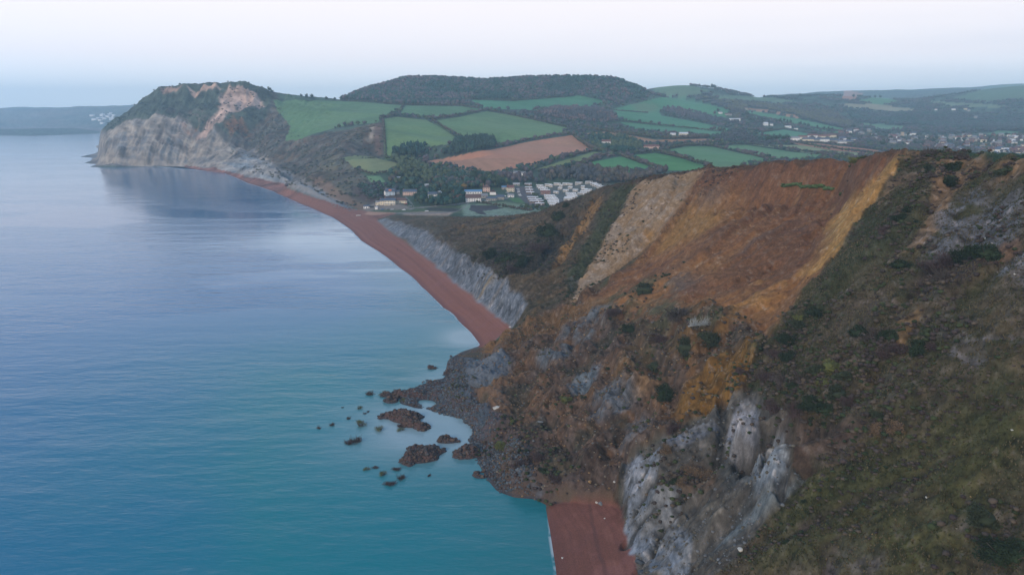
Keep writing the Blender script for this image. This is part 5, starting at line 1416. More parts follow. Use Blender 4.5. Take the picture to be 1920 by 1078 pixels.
# ---- hedgerows: each its own thing
hedge_list = [
 ([(756,198),(746,214),(717,223)], 2.6, 'hedgerow climbing from the crossing to the pale green clifftop field corner'),
 ([(718,222),(748,216),(800,221),(812,224),(855,218),(912,208)], 3.0, 'hedgerow below the narrow upper green field, curving up to the right'),
 ([(806,224),(830,240),(868,262)], 4.0, 'thick hedgerow running down between the two large green fields'),
 ([(762,198),(865,200),(906,206),(960,217),(1010,228),(1070,241)], 3.4, 'long hedgerow under the wooded hill, slanting down to the lane'),
 ([(928,273),(960,271),(1000,262),(1040,254),(1085,250)], 3.2, 'hedgerow along the top edge of the pink ploughed field'),
 ([(1074,252),(1084,265),(1113,283),(1138,288)], 5.0, 'dark hedgerow beside the lane at the right tip of the ploughed field'),
 ([(985,314),(1040,299),(1112,285)], 2.6, 'hedgerow along the lower edge of the pink ploughed field'),
 ([(1010,324),(1070,313),(1110,303),(1140,291),(1165,293)], 3.4, 'hedgerow below the small olive green field'),
 ([(1165,293),(1240,283),(1290,275),(1335,273)], 4.0, 'hedgerow along the top of the bright green fields'),
 ([(1168,295),(1200,306),(1250,321)], 3.4, 'first hedgerow between the bright green fields, nearest the caravans'),
 ([(1232,286),(1290,302),(1330,314)], 4.0, 'middle hedgerow between the bright green fields'),
 ([(1337,276),(1380,285),(1450,302)], 3.2, 'third hedgerow dividing the frosty green fields'),
 ([(1346,272),(1400,271),(1480,281),(1560,293)], 3.0, 'hedgerow between the frosty green field and the pale strip field'),
 ([(1450,265),(1500,271),(1580,282),(1670,293)], 3.2, 'hedgerow along the lower edge of the narrow brown strip field'),
 ([(868,186),(960,190),(1050,183)], 3.0, 'hedgerow at the foot of the wooded hill'),
 ([(1095,244),(1200,258),(1262,263),(1330,260)], 5.5, 'thick line of hedge trees above the long pink fields'),
 ([(1162,227),(1210,233),(1330,246),(1390,249)], 3.2, 'thin hedgerow crossing the wide green slope behind the farmhouse'),
 ([(640,190),(700,193),(760,198)], 3.0, 'low hedgerow on the skyline edge of the clifftop field'),
 ([(1130,205),(1160,209),(1215,213)], 3.0, 'short hedgerow right of the rounded copse'),
 ([(1400,217),(1450,226),(1500,239),(1590,250)], 5.0, 'tree lined hedge below the sloping field with the brown top strip'),
 ([(1480,266),(1540,269),(1620,277),(1692,289)], 2.6, 'hedgerow along the upper edge of the narrow brown strip field'),
 ([(1170,271),(1230,275),(1300,269)], 3.4, 'hedgerow dividing the two long pink fields'),
 ([(665,319),(700,329),(742,321)], 2.6, 'hedge below the small pale field above the hamlet'),
 ([(1430,249),(1470,243),(1545,255)], 3.2, 'hedgerow along the top of the field in front of the white terrace'),
 ([(718,224),(722,260),(724,298)], 2.6, 'upright hedge line beside the red earth slope'),
 ([(895,381),(925,386),(960,392),(1000,398)], 2.2, 'low hedge beside the path across the frosty meadow'),
]
HCOL = np.array([(.036, .046, .028), (.050, .046, .034), (.062, .052, .042)])
for ps, hh, lab in hedge_list:
    P3 = [at(a, b, True) for a, b in dens(ps, 2.0, False)]
    P3 = [p for k, p in enumerate(P3) if k == 0 or (p - P3[k - 1]).length < 200]
    q = []
    for a, b in zip(P3[:-1], P3[1:]):
        m = max(1, int((b - a).length / 1.8))
        for t in range(m):
            pp = a.lerp(b, t / m)
            q.append((pp.x + random.gauss(0, .6), pp.y + random.gauss(0, .6), ground(pp.x, pp.y)))
    if len(q) < 2: continue
    q = np.array(q)
    big = random.random
    o = soup(q, 2.4 * hh / 3, hh * 1.7, 16, .55, HCOL, 'hedgerow', lab, kind='')
    del o['kind']; o['category'] = 'hedge'; o['group'] = 'hedgerows dividing the fields'
# ------------------------------------------------------------------ single trees
TP = {'evergreen': tree_proto('evergreen_tree', 'evergreen', 10, 4.6, 1), 'pine': tree_proto('pine_tree', 'evergreen', 12, 3.4, 2, conifer=True), 'bare': tree_proto('bare_tree', 'bare', 9, 4.0, 3, n=520, size=.4),
      'autumn': tree_proto('autumn_tree', 'autumn', 9, 5.0, 4), 'russet': tree_proto('russet_tree', 'russet', 8, 3.6, 5)}
tused = set()
def place(protos, used, key, p, s, label, group=None, rz=None, sink=0.0):
    rz = random.random() * 6.28 if rz is None else rz
    loc = (p.x, p.y, p.z - sink)
    if key not in used:
        used.add(key); o = protos[key]; o.location = loc; o.rotation_euler = (0, 0, rz); o.scale = (s, s, s) if not isinstance(s, tuple) else s
        o['label'] = label
        if group: o['group'] = group
        return o
    return dup(protos[key], loc, rz, s, label, group)
TR = [('autumn',870,359,.95,'round golden autumn tree above the blue roofed building'),('russet',853,372,1.0,'orange brown leaved tree left of the thatched cottage'),('russet',861,380,1.0,'rust red tree at the left corner of the thatched cottage'),('russet',849,378,.7,'small russet tree behind the dark cedar'),
 ('evergreen',785,377,.95,'round dark evergreen right of the pink cottage row'),('evergreen',838,371,1.1,'tall dark evergreen right of the white cottage'),('evergreen',825,379,.95,'spreading dark cedar in front of the white cottage'),('evergreen',846,368,.9,'dark evergreen behind the orange brown tree'),
 ('evergreen',838,385,.6,'dark bushy evergreen beside the beach lane'),('evergreen',856,386,.7,'green bushy evergreen in front of the rust red tree'),('evergreen',810,386,.55,'low dark evergreen below the white cottage'),('evergreen',889,344,1.5,'big spreading dark evergreen on the slope above the blue roof'),
 ('evergreen',905,350,1.2,'large dark evergreen left of the pointed roof house'),('evergreen',899,336,1.1,'dark evergreen at the top of the garden slope'),('evergreen',935,352,1.1,'dark evergreen behind the pale edged blue roof'),('evergreen',926,345,1.0,'tall dark evergreen above the gable end house'),('pine',918,341,1.0,'narrow dark pine behind the gardens'),
 ('evergreen',821,357,.6,'small dark evergreen by the pale annex'),('autumn',933,342,.5,'small yellowing tree beside the farmhouse wood'),('evergreen',705,372,.6,'dark bush tree on the slope left of the grey blue house'),('evergreen',716,366,.7,'dark evergreen left of the narrow pale house'),
 ('pine',799,374,.6,'little dark conifer left of the white cottage'),('evergreen',775,352,.7,'dark evergreen above the pink cottage row')]
for k_, a, b, s_, lab in TR: place(TP, tused, k_, at(a, b, True), s_ * 1.35, lab, 'trees among the hamlet houses')
far_t = [(1405,229),(1412,231),(1422,231),(1428,229),(1455,232),(1462,231),(1470,230),(1476,233),(1482,232),(1500,237),(1508,238),(1515,241),(1532,243),(1545,247),(1553,245),(1560,247),(1590,243),(1600,242),(1610,246)]
for a, b in far_t: place(TP, tused, random.choice(['evergreen', 'pine', 'evergreen']), at(a, b, True), random.uniform(1.3, 2.0), 'dark pine in the broken row below the sloping green field', 'pines in the row below the sloping field')
for a, b in [(1340,216),(1346,212),(1362,208),(1400,218),(1394,212),(1410,214)]: place(TP, tused, random.choice(['evergreen', 'bare']), at(a, b, True), random.uniform(1.5, 2.1), 'tall dark tree standing close round the hillside manor', 'trees round the hillside manor')
for a, b in [(1440,268),(1445,266),(1452,265),(1461,263),(1468,266),(1475,264)]: place(TP, tused, 'evergreen', at(a, b, True), random.uniform(1.3, 1.7), 'dark evergreen in the clump left of the pale terrace', 'evergreens left of the pale terrace')
for a, b in [(1464,281),(1478,282),(1481,283),(1486,284),(1492,283)]: place(TP, tused, 'bare', at(a, b, True), random.uniform(1.0, 1.5), 'slender bare tree in the hedge under the pale strip field', 'bare trees in the hedge under the pale strip field')
for a, b in [(1521,292),(1530,291),(1540,291),(1550,290),(1556,292)]: place(TP, tused, 'bare', at(a, b, True), random.uniform(.5, .8), 'low dark bushy tree by the frosty green field', 'bushy trees by the frosty green field')
for k in range(60):
    m_ = [(1690,270),(1760,268),(1830,272),(1900,274),(1620,262),(1860,262),(1730,262)][k % 7]
    p = at(m_[0] + random.uniform(-35, 35), m_[1] + random.uniform(-7, 9), True)
    place(TP, tused, random.choice(['bare', 'evergreen', 'evergreen', 'bare', 'autumn'] if k % 9 == 0 else ['bare', 'evergreen']), p, random.uniform(1.0, 1.7), 'garden tree between the houses of the far village', 'garden trees of the far village')
# skyline trees of the far hills
for a, b, s_ in [(640,186,1.2),(628,186,1.0),(612,185,1.1),(650,184,1.3),(585,182,1.3),(575,181,1.2),(565,180,1.0),(505,170,1.4),(510,173,1.2),(1197,150,2.2),(1200,150,2.4),(1335,163,2.2),(1340,164,2.0),(1310,158,2.0),(1500,179,2),(1600,181,2.2),(1640,182,2),(1650,182,2)]:
    i_, j_ = to_grid(a, b + 3, RMT)
    place(TP, tused, 'evergreen', at(a, b + 3.5, True), s_, 'windswept dark tree on the skyline of the far hills', 'trees on the skyline of the far hills')

# ------------------------------------------------------------------ shrubs on the near slopes and in the water
SP = {k: shrub_proto({'dark': 'gorse_bush', 'green': 'green_shrub', 'olive': 'olive_shrub', 'purple': 'bare_shrub', 'tan': 'dry_shrub', 'bare': 'twiggy_shrub'}[k], k, 20 + i, n, s_, fl, core, tw_) for i, (k, n, s_, fl, core, tw_) in enumerate(
    [('dark', 1500, .085, .75, True, 6), ('green', 1500, .08, .75, True, 6), ('olive', 1100, .08, .8, True, 8), ('purple', 1500, .055, .75, False, 26), ('tan', 1500, .055, .7, False, 26), ('bare', 1500, .055, .8, False, 30)])}
THK = []
SP['wetolive'] = shrub_proto('drowned_bush', 'olive', 33, 900, .05, .8, False, 30)
used_s = set()
def px2m(p, rpx): return rpx * (Vector((p.x, p.y, p.z - H)).length) / F
SH = [
 ('dark',1612,628,19,'tall black green bush, left one of the dark pair on the slope'),('bare',1648,630,26,'broad dark twiggy bush, right one of the dark pair on the slope'),('dark',1668,636,15,'small black gorse bush at the right foot of the broad twiggy bush'),
 ('purple',1690,662,22,'brown bare bush at the left end of the dark thicket under the ochre scar'),('dark',1722,660,19,'dark bush in the middle of the thicket under the ochre scar'),('purple',1748,655,15,'bare bush at the right end of the thicket under the ochre scar'),('purple',1655,672,14,'low purple bush left of the thicket under the ochre scar'),
 ('olive',1560,693,20,'bright yellow green gorse bush on the lower slope'),('green',1583,706,15,'dark green bush against the bright gorse'),('green',1525,702,20,'green bush left of the bright gorse'),('bare',1505,712,18,'grey twiggy bush above the bare thicket'),('bare',1470,716,20,'silvery bare bush in the thicket above the grey outcrop'),
 ('purple',1435,712,18,'dark bare bush at the left end of the thicket above the grey outcrop'),('dark',1488,728,13,'black bush in the heart of the thicket above the outcrop'),('olive',1550,722,13,'yellow green tuft below the bright gorse'),('green',1575,742,20,'olive green bush below the gorse clump'),
 ('purple',1455,772,20,'purple bare thicket just above the upper grey outcrop'),('purple',1490,775,20,'spreading purple thicket right of the upper grey outcrop'),('dark',1520,762,18,'dark bush at the lower edge of the gorse clump'),('dark',1550,770,18,'flat dark green bush below the gorse clump'),('purple',1590,760,15,'brown bush below the gorse clump, rightmost'),
 ('green',1645,783,12,'lone small green bush on the grass right of the gorse clump'),('green',1847,978,20,'lone green bush on the lower right grass'),('dark',1893,1042,30,'large dark bush at the lower right corner'),('tan',1640,812,18,'reddish dry brush above the small turf overhang'),('tan',1680,805,16,'reddish dry brush right of the small turf overhang'),
 ('green',1495,612,17,'green bush on the edge of the orange slide'),('olive',1498,600,10,'yellow green tuft on the edge of the orange slide'),('dark',1470,640,16,'dark bush lower down the edge of the orange slide'),('dark',1525,588,15,'dark bush at the top of the strip beside the slide'),('purple',1450,668,13,'brown bush where the slide edge meets the spur'),('dark',1480,672,14,'dark bush beside the brown one at the slide edge'),
 ('purple',1750,508,22,'purple heath bush in the dark band under the pale gully'),('purple',1785,498,24,'second purple heath bush in the dark band under the pale gully'),('dark',1815,485,22,'dark bush in the right part of the heath band'),('dark',1850,478,22,'black green bush at the right end of the heath band'),('bare',1770,522,18,'grey twiggy bush below the heath band'),('dark',1690,500,14,'small dark bush left of the heath band'),
 ('dark',1690,410,12,'dark bush beside the sandy gully, uppermost'),('dark',1700,395,10,'small dark bush at the head of the sandy gully'),('purple',1655,435,12,'purplish bush beside the slide edge high on the slope'),('green',1745,322,12,'green bush on the sandy crest slope'),('dark',1790,318,14,'dark bush in the steep groove under the crest'),('dark',1775,345,14,'dark bush lower in the steep groove under the crest'),('bare',1745,330,9,'small twiggy bush under the crest'),
 ('bare',1720,305,8,'small bush just under the skyline bush'),('green',1835,333,6,'tiny green bush right of the sandy gully'),('green',1885,320,12,'low green bush near the right crest'),
 ('dark',1250,742,22,'dark round bush stranded in the middle of the slide'),('purple',1262,805,16,'purple bare bush above the grey spur'),('purple',1235,640,12,'brown tangle on the slide below the turf terrace'),('green',1230,690,14,'green tangle in the middle of the slide'),('green',1290,655,20,'green fallen turf clump on the slide'),('green',1330,640,22,'green fallen turf clump below the bleached tree'),
 ('dark',1180,620,12,'dark tangle on the left of the turf terrace'),('green',1210,548,18,'dull green clump at the left of the turf terrace'),('bare',1270,590,22,'grey tangle of toppled branches on the turf terrace'),('purple',1150,590,14,'brown tangle at the upper left of the slide debris'),
 ('tan',1305,892,22,'tan dry bush on the grey spur, larger one'),('tan',1330,893,16,'tan dry bush on the grey spur, right one'),('tan',1280,905,14,'tan dry bush on the grey spur, left one'),('tan',1250,845,13,'tan bush on the shoulder of the grey spur'),('dark',1265,905,10,'dark bush tucked behind the tan bushes'),('purple',1390,700,10,'small purple bush at the top of the grey spur'),
 ('olive',940,838,13,'olive bush near the waterline of the slide toe'),('purple',1010,862,16,'brown bush in the lower slide debris'),('purple',980,870,14,'brown bush close to the lower waterline'),('olive',1060,752,9,'small olive bush on the slide debris'),('purple',1040,900,14,'brown tangle above the near beach'),('dark',1020,885,10,'dark tangle in the lower debris'),('olive',960,790,6,'tiny olive tuft by the dark boulders'),
 ('bare',1745,291,13,'rounded brown bush standing on the skyline of the near hill'),('bare',1732,292,8,'small bush at the left side of the rounded skyline bush'),('bare',1800,294,11,'flatter brown bush on the skyline, right of the rounded one'),('bare',1786,294,7,'small brown bush beside the flatter skyline bush'),('olive',1590,302,9,'olive bush behind the orange cliff edge, left one'),('olive',1604,302,9,'olive bush behind the orange cliff edge, right one'),
 ('dark',920,480,16,'dark heath bush above the striped grey cliff'),('dark',950,490,18,'black heath bush above the striped grey cliff'),('dark',980,495,18,'large dark heath bush above the striped grey cliff'),('purple',1010,470,18,'purple heath bush in the hollow left of the ochre streak'),('dark',1030,440,18,'dark heath bush in the hollow left of the ochre streak'),('dark',1050,410,14,'dark bush high in the hollow left of the ochre streak'),
 ('purple',960,510,14,'brownish heath bush lowest in the hollow'),('dark',1060,389,8,'small dark bush on the crest above the caravans'),
]
for k_, a, b, r_, lab in SH:
    p = at(a, b)
    s_ = px2m(p, r_) * 1.5
    place(SP, used_s, k_, p, (s_ * random.uniform(.85, 1.2), s_ * random.uniform(.7, 1.0), s_ * random.uniform(.65, .95)), lab, 'bushes on the cliffs', sink=.1 * s_)
    for q_ in range(28):
        an, rr_ = random.random() * 6.28, s_ * random.uniform(.6, 2.1)
        x_, y_ = p.x + math.cos(an) * rr_ * 1.3, p.y + math.sin(an) * rr_
        THK.append((x_, y_, ground(x_, y_)))
# many smaller ones: heath on the middle cliffs, scrub on the right slope, tangles on the slide
hm = mask([(880,470),(940,458),(1000,452),(1060,425),(1090,395),(1110,385),(1100,430),(1060,480),(1010,520),(960,515),(900,497)], 0, 6) > .5
gm_ = mask([(1150,352),(1195,342),(1130,450),(1075,545),(1060,550),(1065,515),(1120,410)], 0, 4) > .5
groups = [
 (hm, 26, 1.6, ['dark', 'purple', 'dark'], 'low dark bush in the heath hollow above the striped grey cliff', 'low bushes in the heath hollow', (1.2, 2.4)),
 (gm_, 14, 2, ['green', 'dark'], 'small green bush on the strip left of the pale cliff face', 'small bushes left of the pale cliff face', (.8, 1.6)),
 ((M_right > .8) & (Y < 330) & (tB > .2), 62, 2, ['dark', 'green', 'bare', 'purple', 'tan'], 'small low bush dotted on the rough grass of the right hand slope', 'small bushes on the right hand slope', (.35, 1.1)),
 ((M_slip > .8) & (M_scarf < .3) & (ZT > 1.5), 58, 2, ['purple', 'green', 'olive', 'bare', 'dark'], 'uprooted brown tangle lying on the slide debris', 'uprooted tangles on the slide debris', (.5, 1.5)),
 ((NC > .8) & (ZT > 24), 34, 2, ['dark', 'olive', 'purple'], 'low bush on the brown slope above the striped grey cliff', 'low bushes on the brown cliff slope', (.7, 1.6)),
]
for m_, n_, sp_, kinds, lab, grp, (s0, s1) in groups:
    for p in sample(m_, 1.0, n_):
        s_ = random.uniform(s0, s1)
        place(SP, used_s, random.choice(kinds), Vector((p[0], p[1], ground(p[0], p[1]))), (s_, s_, s_ * random.uniform(.6, 1.0)), lab, grp, sink=.12 * s_)
TCOL = [(.020,.028,.014), (.042,.034,.030), (.062,.048,.036), (.032,.040,.018), (.040,.030,.028)]
soup(np.array(THK), .85, 1.15, 44, .17, TCOL, 'thicket', 'ragged low brambles and twigs spreading round the bushes of the near slopes')
sc_m = (C.max(axis=2) < .105) & (M_right > .8) & (Y < 330) & (smooth(fbm(X, Y, 18, 5, .65, 36), .50, .56) > .5)
soup(sample(sc_m, 1.5, 5200), .6, .55, 30, .15, TCOL, 'low_scrub', 'low brown and dark green scrub in patches over the right hand slope')
sc_n = ((NC > .8) & (ZT > 22) & (smooth(fbm(X, Y, 18, 5, .65, 37), .50, .56) > .5)) | hm
soup(sample(sc_n, 2.2, 3500), .9, .9, 30, .22, TCOL, 'low_scrub', 'dark heath and scrub over the slope above the striped grey cliff')
sc_s = (M_slip > .8) & (M_scarf < .4) & (ZT > 2) & (smooth(fbm(X, Y, 16, 5, .65, 38), .54, .6) > .5)
soup(sample(sc_s, 1.8, 2600), .7, .6, 30, .17, [(.050,.052,.026), (.060,.046,.036), (.085,.060,.038), (.040,.044,.022)], 'slumped_scrub', 'torn turf and brushwood scattered over the slide debris')
# drowned bushes standing in the shallow water
SEAB = [('bare',693,740,8,'grey drowned bush, leftmost of the upper pair in the water'),('olive',720,740,9,'olive drowned bush, right of the upper pair'),('purple',739,738,8,'brown drowned bush nearest the upper mud point'),('bare',622,797,6,'small drowned bush far out on the left'),
 ('bare',598,803,5,'flat drowned tangle, farthest left in the water'),('bare',654,785,5,'thin drowned bush between the left pair and the green one'),('green',677,798,10,'vivid olive green bush standing in the water'),('olive',711,806,9,'pale yellow green bush standing in the water'),
 ('bare',668,828,11,'grey brown drowned bush, right part of the low clump'),('purple',654,831,9,'drowned bush, left part of the low clump'),('olive',688,880,6,'small olive tangle, left of the lower pair'),('purple',704,877,6,'small brown tangle, right of the lower pair'),
 ('purple',743,880,8,'upright dark drowned bush'),('purple',731,908,11,'dark drowned bush with many stems, lowest of all'),('bare',752,897,9,'grey drowned bush right of the many stemmed one'),('olive',718,890,7,'olive drowned tangle above the many stemmed bush'),
 ('olive',674,766,5,'small olive drowned bush above the vivid one'),('bare',684,775,4,'tiny drowned twig bush beside the small olive one'),('purple',750,800,6,'bush at the left shore of the large mud islet'),('olive',752,806,8,'olive bush standing just off the large mud islet'),
 ('purple',690,772,3,'tiny brown drowned tuft'),('bare',642,764,3,'tiny drowned tuft far out'),('olive',755,752,6,'olive bush on the small upper mud islet'),('purple',805,892,4,'small brown tangle right of the lower mud islet')]
for k_, a, b, r_, lab in SEAB:
    p = Vector(Z(a, b, 0)); s_ = px2m(p, r_) * 1.35
    k_ = {'olive': 'wetolive', 'green': 'wetolive', 'purple': 'purple', 'bare': 'bare'}[k_]
    place(SP, used_s, k_, p, (s_, s_ * random.uniform(.7, 1.1), s_ * random.uniform(.6, 1.1)), lab, 'drowned bushes in the shallows', sink=.15 * s_)
# bleached fallen tree on the terrace
ft = at(1322, 612)
root = empty('fallen_tree', ft, 'bleached silver fallen tree with tangled branches on the turf terrace', 'fallen tree', None, .25)
rng = np.random.RandomState(5); L_ = 13.0
tb = [tube((-L_ / 2, 0, .5), (L_ / 2, .3, 1.0), .32, .12, 6)]
link('trunk', mesh_np('trunk', *join(tb), LEAF['silver']), root)
tb = []
for k in range(130):
    x_ = rng.uniform(-L_ * .45, L_ * .5); a = rng.rand() * 3.14; q = rng.uniform(1.0, 3.4)
    p0 = np.array((x_, 0, .7)); p1 = p0 + np.array((rng.uniform(-.5, 2), math.cos(a) * q, abs(math.sin(a)) * q * .8))
    tb.append(tube(p0, p1, .09, .03, 4))
    for z_ in range(2): tb.append(tube((p0 + p1) / 2, p1 + rng.normal(size=3) * .8, .04, .015, 3 + 1))
link('branches', mesh_np('branches', *join(tb), LEAF['silver']), root)
# turf slab left hanging on the scar
A = [at(a, b) for a, b in dens([(1466,352),(1490,350),(1520,350),(1545,353),(1560,357)], 2, False)]
q = []
for a, b in zip(A[:-1], A[1:]):
    if (b - a).length > 25: continue
    for t in range(6):
        pp = a.lerp(b, t / 6) + Vector((random.gauss(0, .5), random.gauss(0, .5), random.gauss(-.1, .3)))
        q.append((pp.x, pp.y, pp.z))
o = soup(np.array(q), 1.0, 1.1, 26, .28, [(.040, .075, .035), (.055, .085, .035)], 'turf_ledge', 'green ledge of fallen turf caught high on the orange scar', kind='')
del o['kind']; o['category'] = 'turf ledge'

# ------------------------------------------------------------------ boulders and rubble
M_b = {'grey': mat('boulder_blue_grey', (.17, .19, .205), vary=.25, scale=1.2, bump=.5, hue=(.12, .125, .13)), 'pale': mat('boulder_pale', (.45, .43, .38), vary=.2, scale=1.5, bump=.4), 'dark': mat('boulder_dark', (.050, .060, .070), vary=.3, scale=1.2, bump=.5), 'ochre': mat('boulder_ochre', (.30, .19, .09), vary=.25, scale=1.5, bump=.5)}
BP = {}
for i, k in enumerate(M_b):
    rng = np.random.RandomState(40 + i)
    c, f = ico(3, rng, .03)
    pl = rng.normal(size=(11, 3)); pl /= np.linalg.norm(pl, axis=1)[:, None]
    for n_ in pl:                                   # flat broken faces
        d = c @ n_; lim = rng.uniform(.55, .8)
        c = c - np.where(d > lim, d - lim, 0)[:, None] * n_
    c *= np.array((1.2, .95, .75))
    o = link('boulder', mesh_np('boulder', c, f, M_b[k])); o['label'] = 'x'; o['category'] = 'boulder'; o.location = (0, 900, -500)
    BP[k] = o
used_b = set()
def boulder(k, p, r, label, grp, sink=.3):
    place(BP, used_b, k, p, (r * random.uniform(.8, 1.2), r * random.uniform(.8, 1.2), r * random.uniform(.7, 1.1)), label, grp, sink=r * sink)
for a, b, r_, k, lab in [(1153,901,4,'pale','white boulder on the dark debris beside the grey spur'),(1106,902,4,'ochre','ochre boulder on the debris left of the white one'),(1126,941,6,'grey','large grey boulder at the top of the near beach'),(1119,939,3,'pale','pale boulder touching the large grey one on the near beach'),
    (1055,1045,3,'pale','lone pale stone on the near beach'),(1134,971,2,'pale','little stone at the foot of the grey spur on the beach'),(1405,759,3,'pale','pale block on top of the upper grey outcrop'),(1448,819,3,'ochre','ochre block at the top of the lower grey outcrop'),(1898,805,4,'pale','white stone on the upper right of the grass slope'),
    (1903,513,4,'pale','white stone beside the grey gully at the right edge'),(1848,447,4,'pale','white stone on the path near the heath band'),(1860,456,3,'pale','smaller white stone right of the one near the heath band'),(1738,931,5,'pale','flat pale stone on the lower grass'),(1793,989,3,'pale','small pale stone left of the lone green bush'),
    (1390,1028,7,'pale','pale block bedded in the grass rim above the spur'),(1012,790,5,'grey','pale grey boulder standing out on the slide debris'),(932,762,9,'pale','large pale boulder on the lower slide'),(968,739,4,'grey','small grey boulder on the brown lower slide'),(935,658,3,'ochre','ochre boulder near the corner of the far beach'),
    (1320,795,4,'grey','grey block on the shoulder of the spur'),(1820,930,3,'ochre','orange stone right on the lower grass'),(1636,1000,3,'ochre','orange stone above the bare stony patch'),(957,612,3,'pale','pale block at the foot of the last striped cliff'),(1200,1050,8,'dark','dark rock at the foot of the grey spur by the beach'),(1205,1070,8,'dark','dark rock lowest at the foot of the grey spur')]:
    p = at(a, b); boulder(k, p, px2m(p, r_) * (.6 if a > 1390 else 1), lab, None)
arm = mask([(617,381),(632,375),(650,380),(668,388),(672,397),(655,396),(632,390)], 0, 0) > .5
for p in sample(arm, 1.0, 75): boulder('grey', Vector((p[0], p[1], ground(p[0], p[1]))), random.uniform(.7, 1.5), 'blue grey armour boulder in the pile at the back of the far beach', 'armour boulders at the back of the far beach', .1)
toe_m = mask([(842,676),(868,668),(880,740),(900,770),(930,800),(935,830),(990,860),(1000,930),(935,920),(900,870),(870,800),(800,765),(750,757),(752,735),(838,708)], 0, 5) > .5
for p in sample(toe_m & (ZT > .1) & (ZT < 9), 1.0, 110): boulder('dark', Vector((p[0], p[1], ground(p[0], p[1]))), random.uniform(.4, 1.1), 'dark slab boulder in the tumbled toe of the slide at the water', 'dark boulders at the toe of the slide')
for p in sample((ZT > -.9) & (ZT < .25) & (Y < 345) & (Y > 215) & (X < 5) & (M_slip > .15), 1.0, 45): boulder('dark', Vector((p[0], p[1], ground(p[0], p[1]))), random.uniform(.5, 1.0), 'dark rock just breaking the water round the slide toe', 'rocks in the water at the slide toe', 0)
def rubble(m_, n_, r0, r1, cols, name, label, mt):
    P3 = sample(m_, .5, n_); N = len(P3); rng = np.random.RandomState(77)
    vs = []
    for s_ in range(5):
        c, f = ico(1, rng, .22); vs.append((c * np.array((1.1, .9, .7)), f))
    co, fa, cl, off = [], [], [], 0
    vi = rng.randint(0, 5, N); sc = r0 + (r1 - r0) * rng.rand(N) ** 3; rot = rng.rand(N) * 6.28
    cols = np.array(cols)
    for v in range(5):
        ix = np.where(vi == v)[0]; c1, f1 = vs[v]
        ca, sa = np.cos(rot[ix])[:, None], np.sin(rot[ix])[:, None]; S_ = sc[ix][:, None]
        xx = (c1[None, :, 0] * ca - c1[None, :, 1] * sa) * S_ + P3[ix, 0][:, None]
        yy = (c1[None, :, 0] * sa + c1[None, :, 1] * ca) * S_ + P3[ix, 1][:, None]
        zz = (c1[None, :, 2] + .25) * S_ + P3[ix, 2][:, None]
        co.append(np.stack([xx, yy, zz], 2).reshape(-1, 3)); fa.append((f1[None] + (np.arange(len(ix)) * len(c1))[:, None, None]).reshape(-1, 3) + off); off += len(ix) * len(c1)
        cl.append(np.repeat(cols[rng.randint(0, len(cols), len(ix))] * rng.uniform(.7, 1.3, (len(ix), 1)), len(c1), axis=0))
    o = link(name, mesh_np(name, np.vstack(co), np.vstack(fa), mt, np.vstack(cl))); o['label'] = label; o['kind'] = 'stuff'
rubble(toe_m & (ZT > -.2), 9000, .15, .7, [(.055,.068,.08), (.085,.10,.115), (.075,.05,.042)], 'rubble', 'dark slate rubble covering the toe of the slide', M_rock)
rubble((M_slip > .6) & (M_scarf < .6), 8000, .12, .55, [(.13,.08,.045), (.19,.12,.06), (.10,.10,.095), (.14,.115,.085)], 'rubble', 'loose brown clods and stones strewn over the slide', M_soil)
rubble((M_scarf > .6), 5000, .1, .45, [(.14,.07,.035), (.22,.13,.06)], 'rubble', 'small orange clods on the face of the scar', M_soil)
rubble((M_grey > .5), 1500, .12, .6, [(.12,.125,.13), (.095,.085,.065)], 'rubble', 'grey stones on the rocky spur', M_rock)
isl_m = (ZT > .15) & (X < -8) & (Y < 345) & (Y > 225) & (M_slip < .5)
rubble(isl_m, 2600, .2, .9, [(.075,.048,.042), (.05,.045,.045), (.09,.06,.045)], 'rubble', 'dark red brown mud clods on the islets off the slide toe', M_rock)
# rough grass tufts on the right hand slope
def tufts(m_, n_, s0, s1, cols, name, label):
    P3 = sample(m_, .35, n_); N = len(P3); rng = np.random.RandomState(9); B = 7
    s_ = rng.uniform(s0, s1, (N, 1, 1))
    a = rng.rand(N, B) * 6.28; tip = np.stack([np.cos(a) * .6, np.sin(a) * .6, rng.uniform(.5, 1.1, (N, B))], 2)
    sd = np.stack([-np.sin(a), np.cos(a), np.zeros_like(a)], 2) * .22
    root_ = np.stack([np.cos(a) * .1, np.sin(a) * .1, np.full_like(a, -.1)], 2)
    tri = np.stack([root_ - sd, root_ + sd, tip], 2) * s_[..., None] + P3[:, None, None, :]
    cols = np.array(cols); cn = fbm(P3[:, 0], P3[:, 1], 9, 3, .6, 66)
    ck = np.clip(((cn - .3) / .4 + rng.normal(size=N) * .2) * len(cols), 0, len(cols) - 1).astype(int)
    cl = np.repeat(cols[ck] * rng.uniform(.75, 1.3, (N, 1)), B * 3, axis=0)
    o = link(name, mesh_np(name, tri.reshape(-1, 3), np.arange(N * B * 3).reshape(-1, 3), M_leafattr, cl)); o['label'] = label; o['kind'] = 'stuff'
gmask = (M_right > .6) & (C[..., 1] > C[..., 0] * .72) & (C.max(axis=2) < .16)
tufts(gmask, 75000, .18, .5, [(.044,.050,.022), (.072,.070,.030), (.092,.074,.040), (.052,.056,.026), (.12,.098,.058)], 'rough_grass', 'tussocky olive and straw coloured grass covering the right hand slope')
tufts((NC > .5) & (ZT > 18) & (C.max(axis=2) < .16), 22000, .3, .8, [(.075,.062,.035), (.060,.064,.030), (.11,.08,.045)], 'rough_grass', 'dry brown grass on the slope above the striped grey cliff')
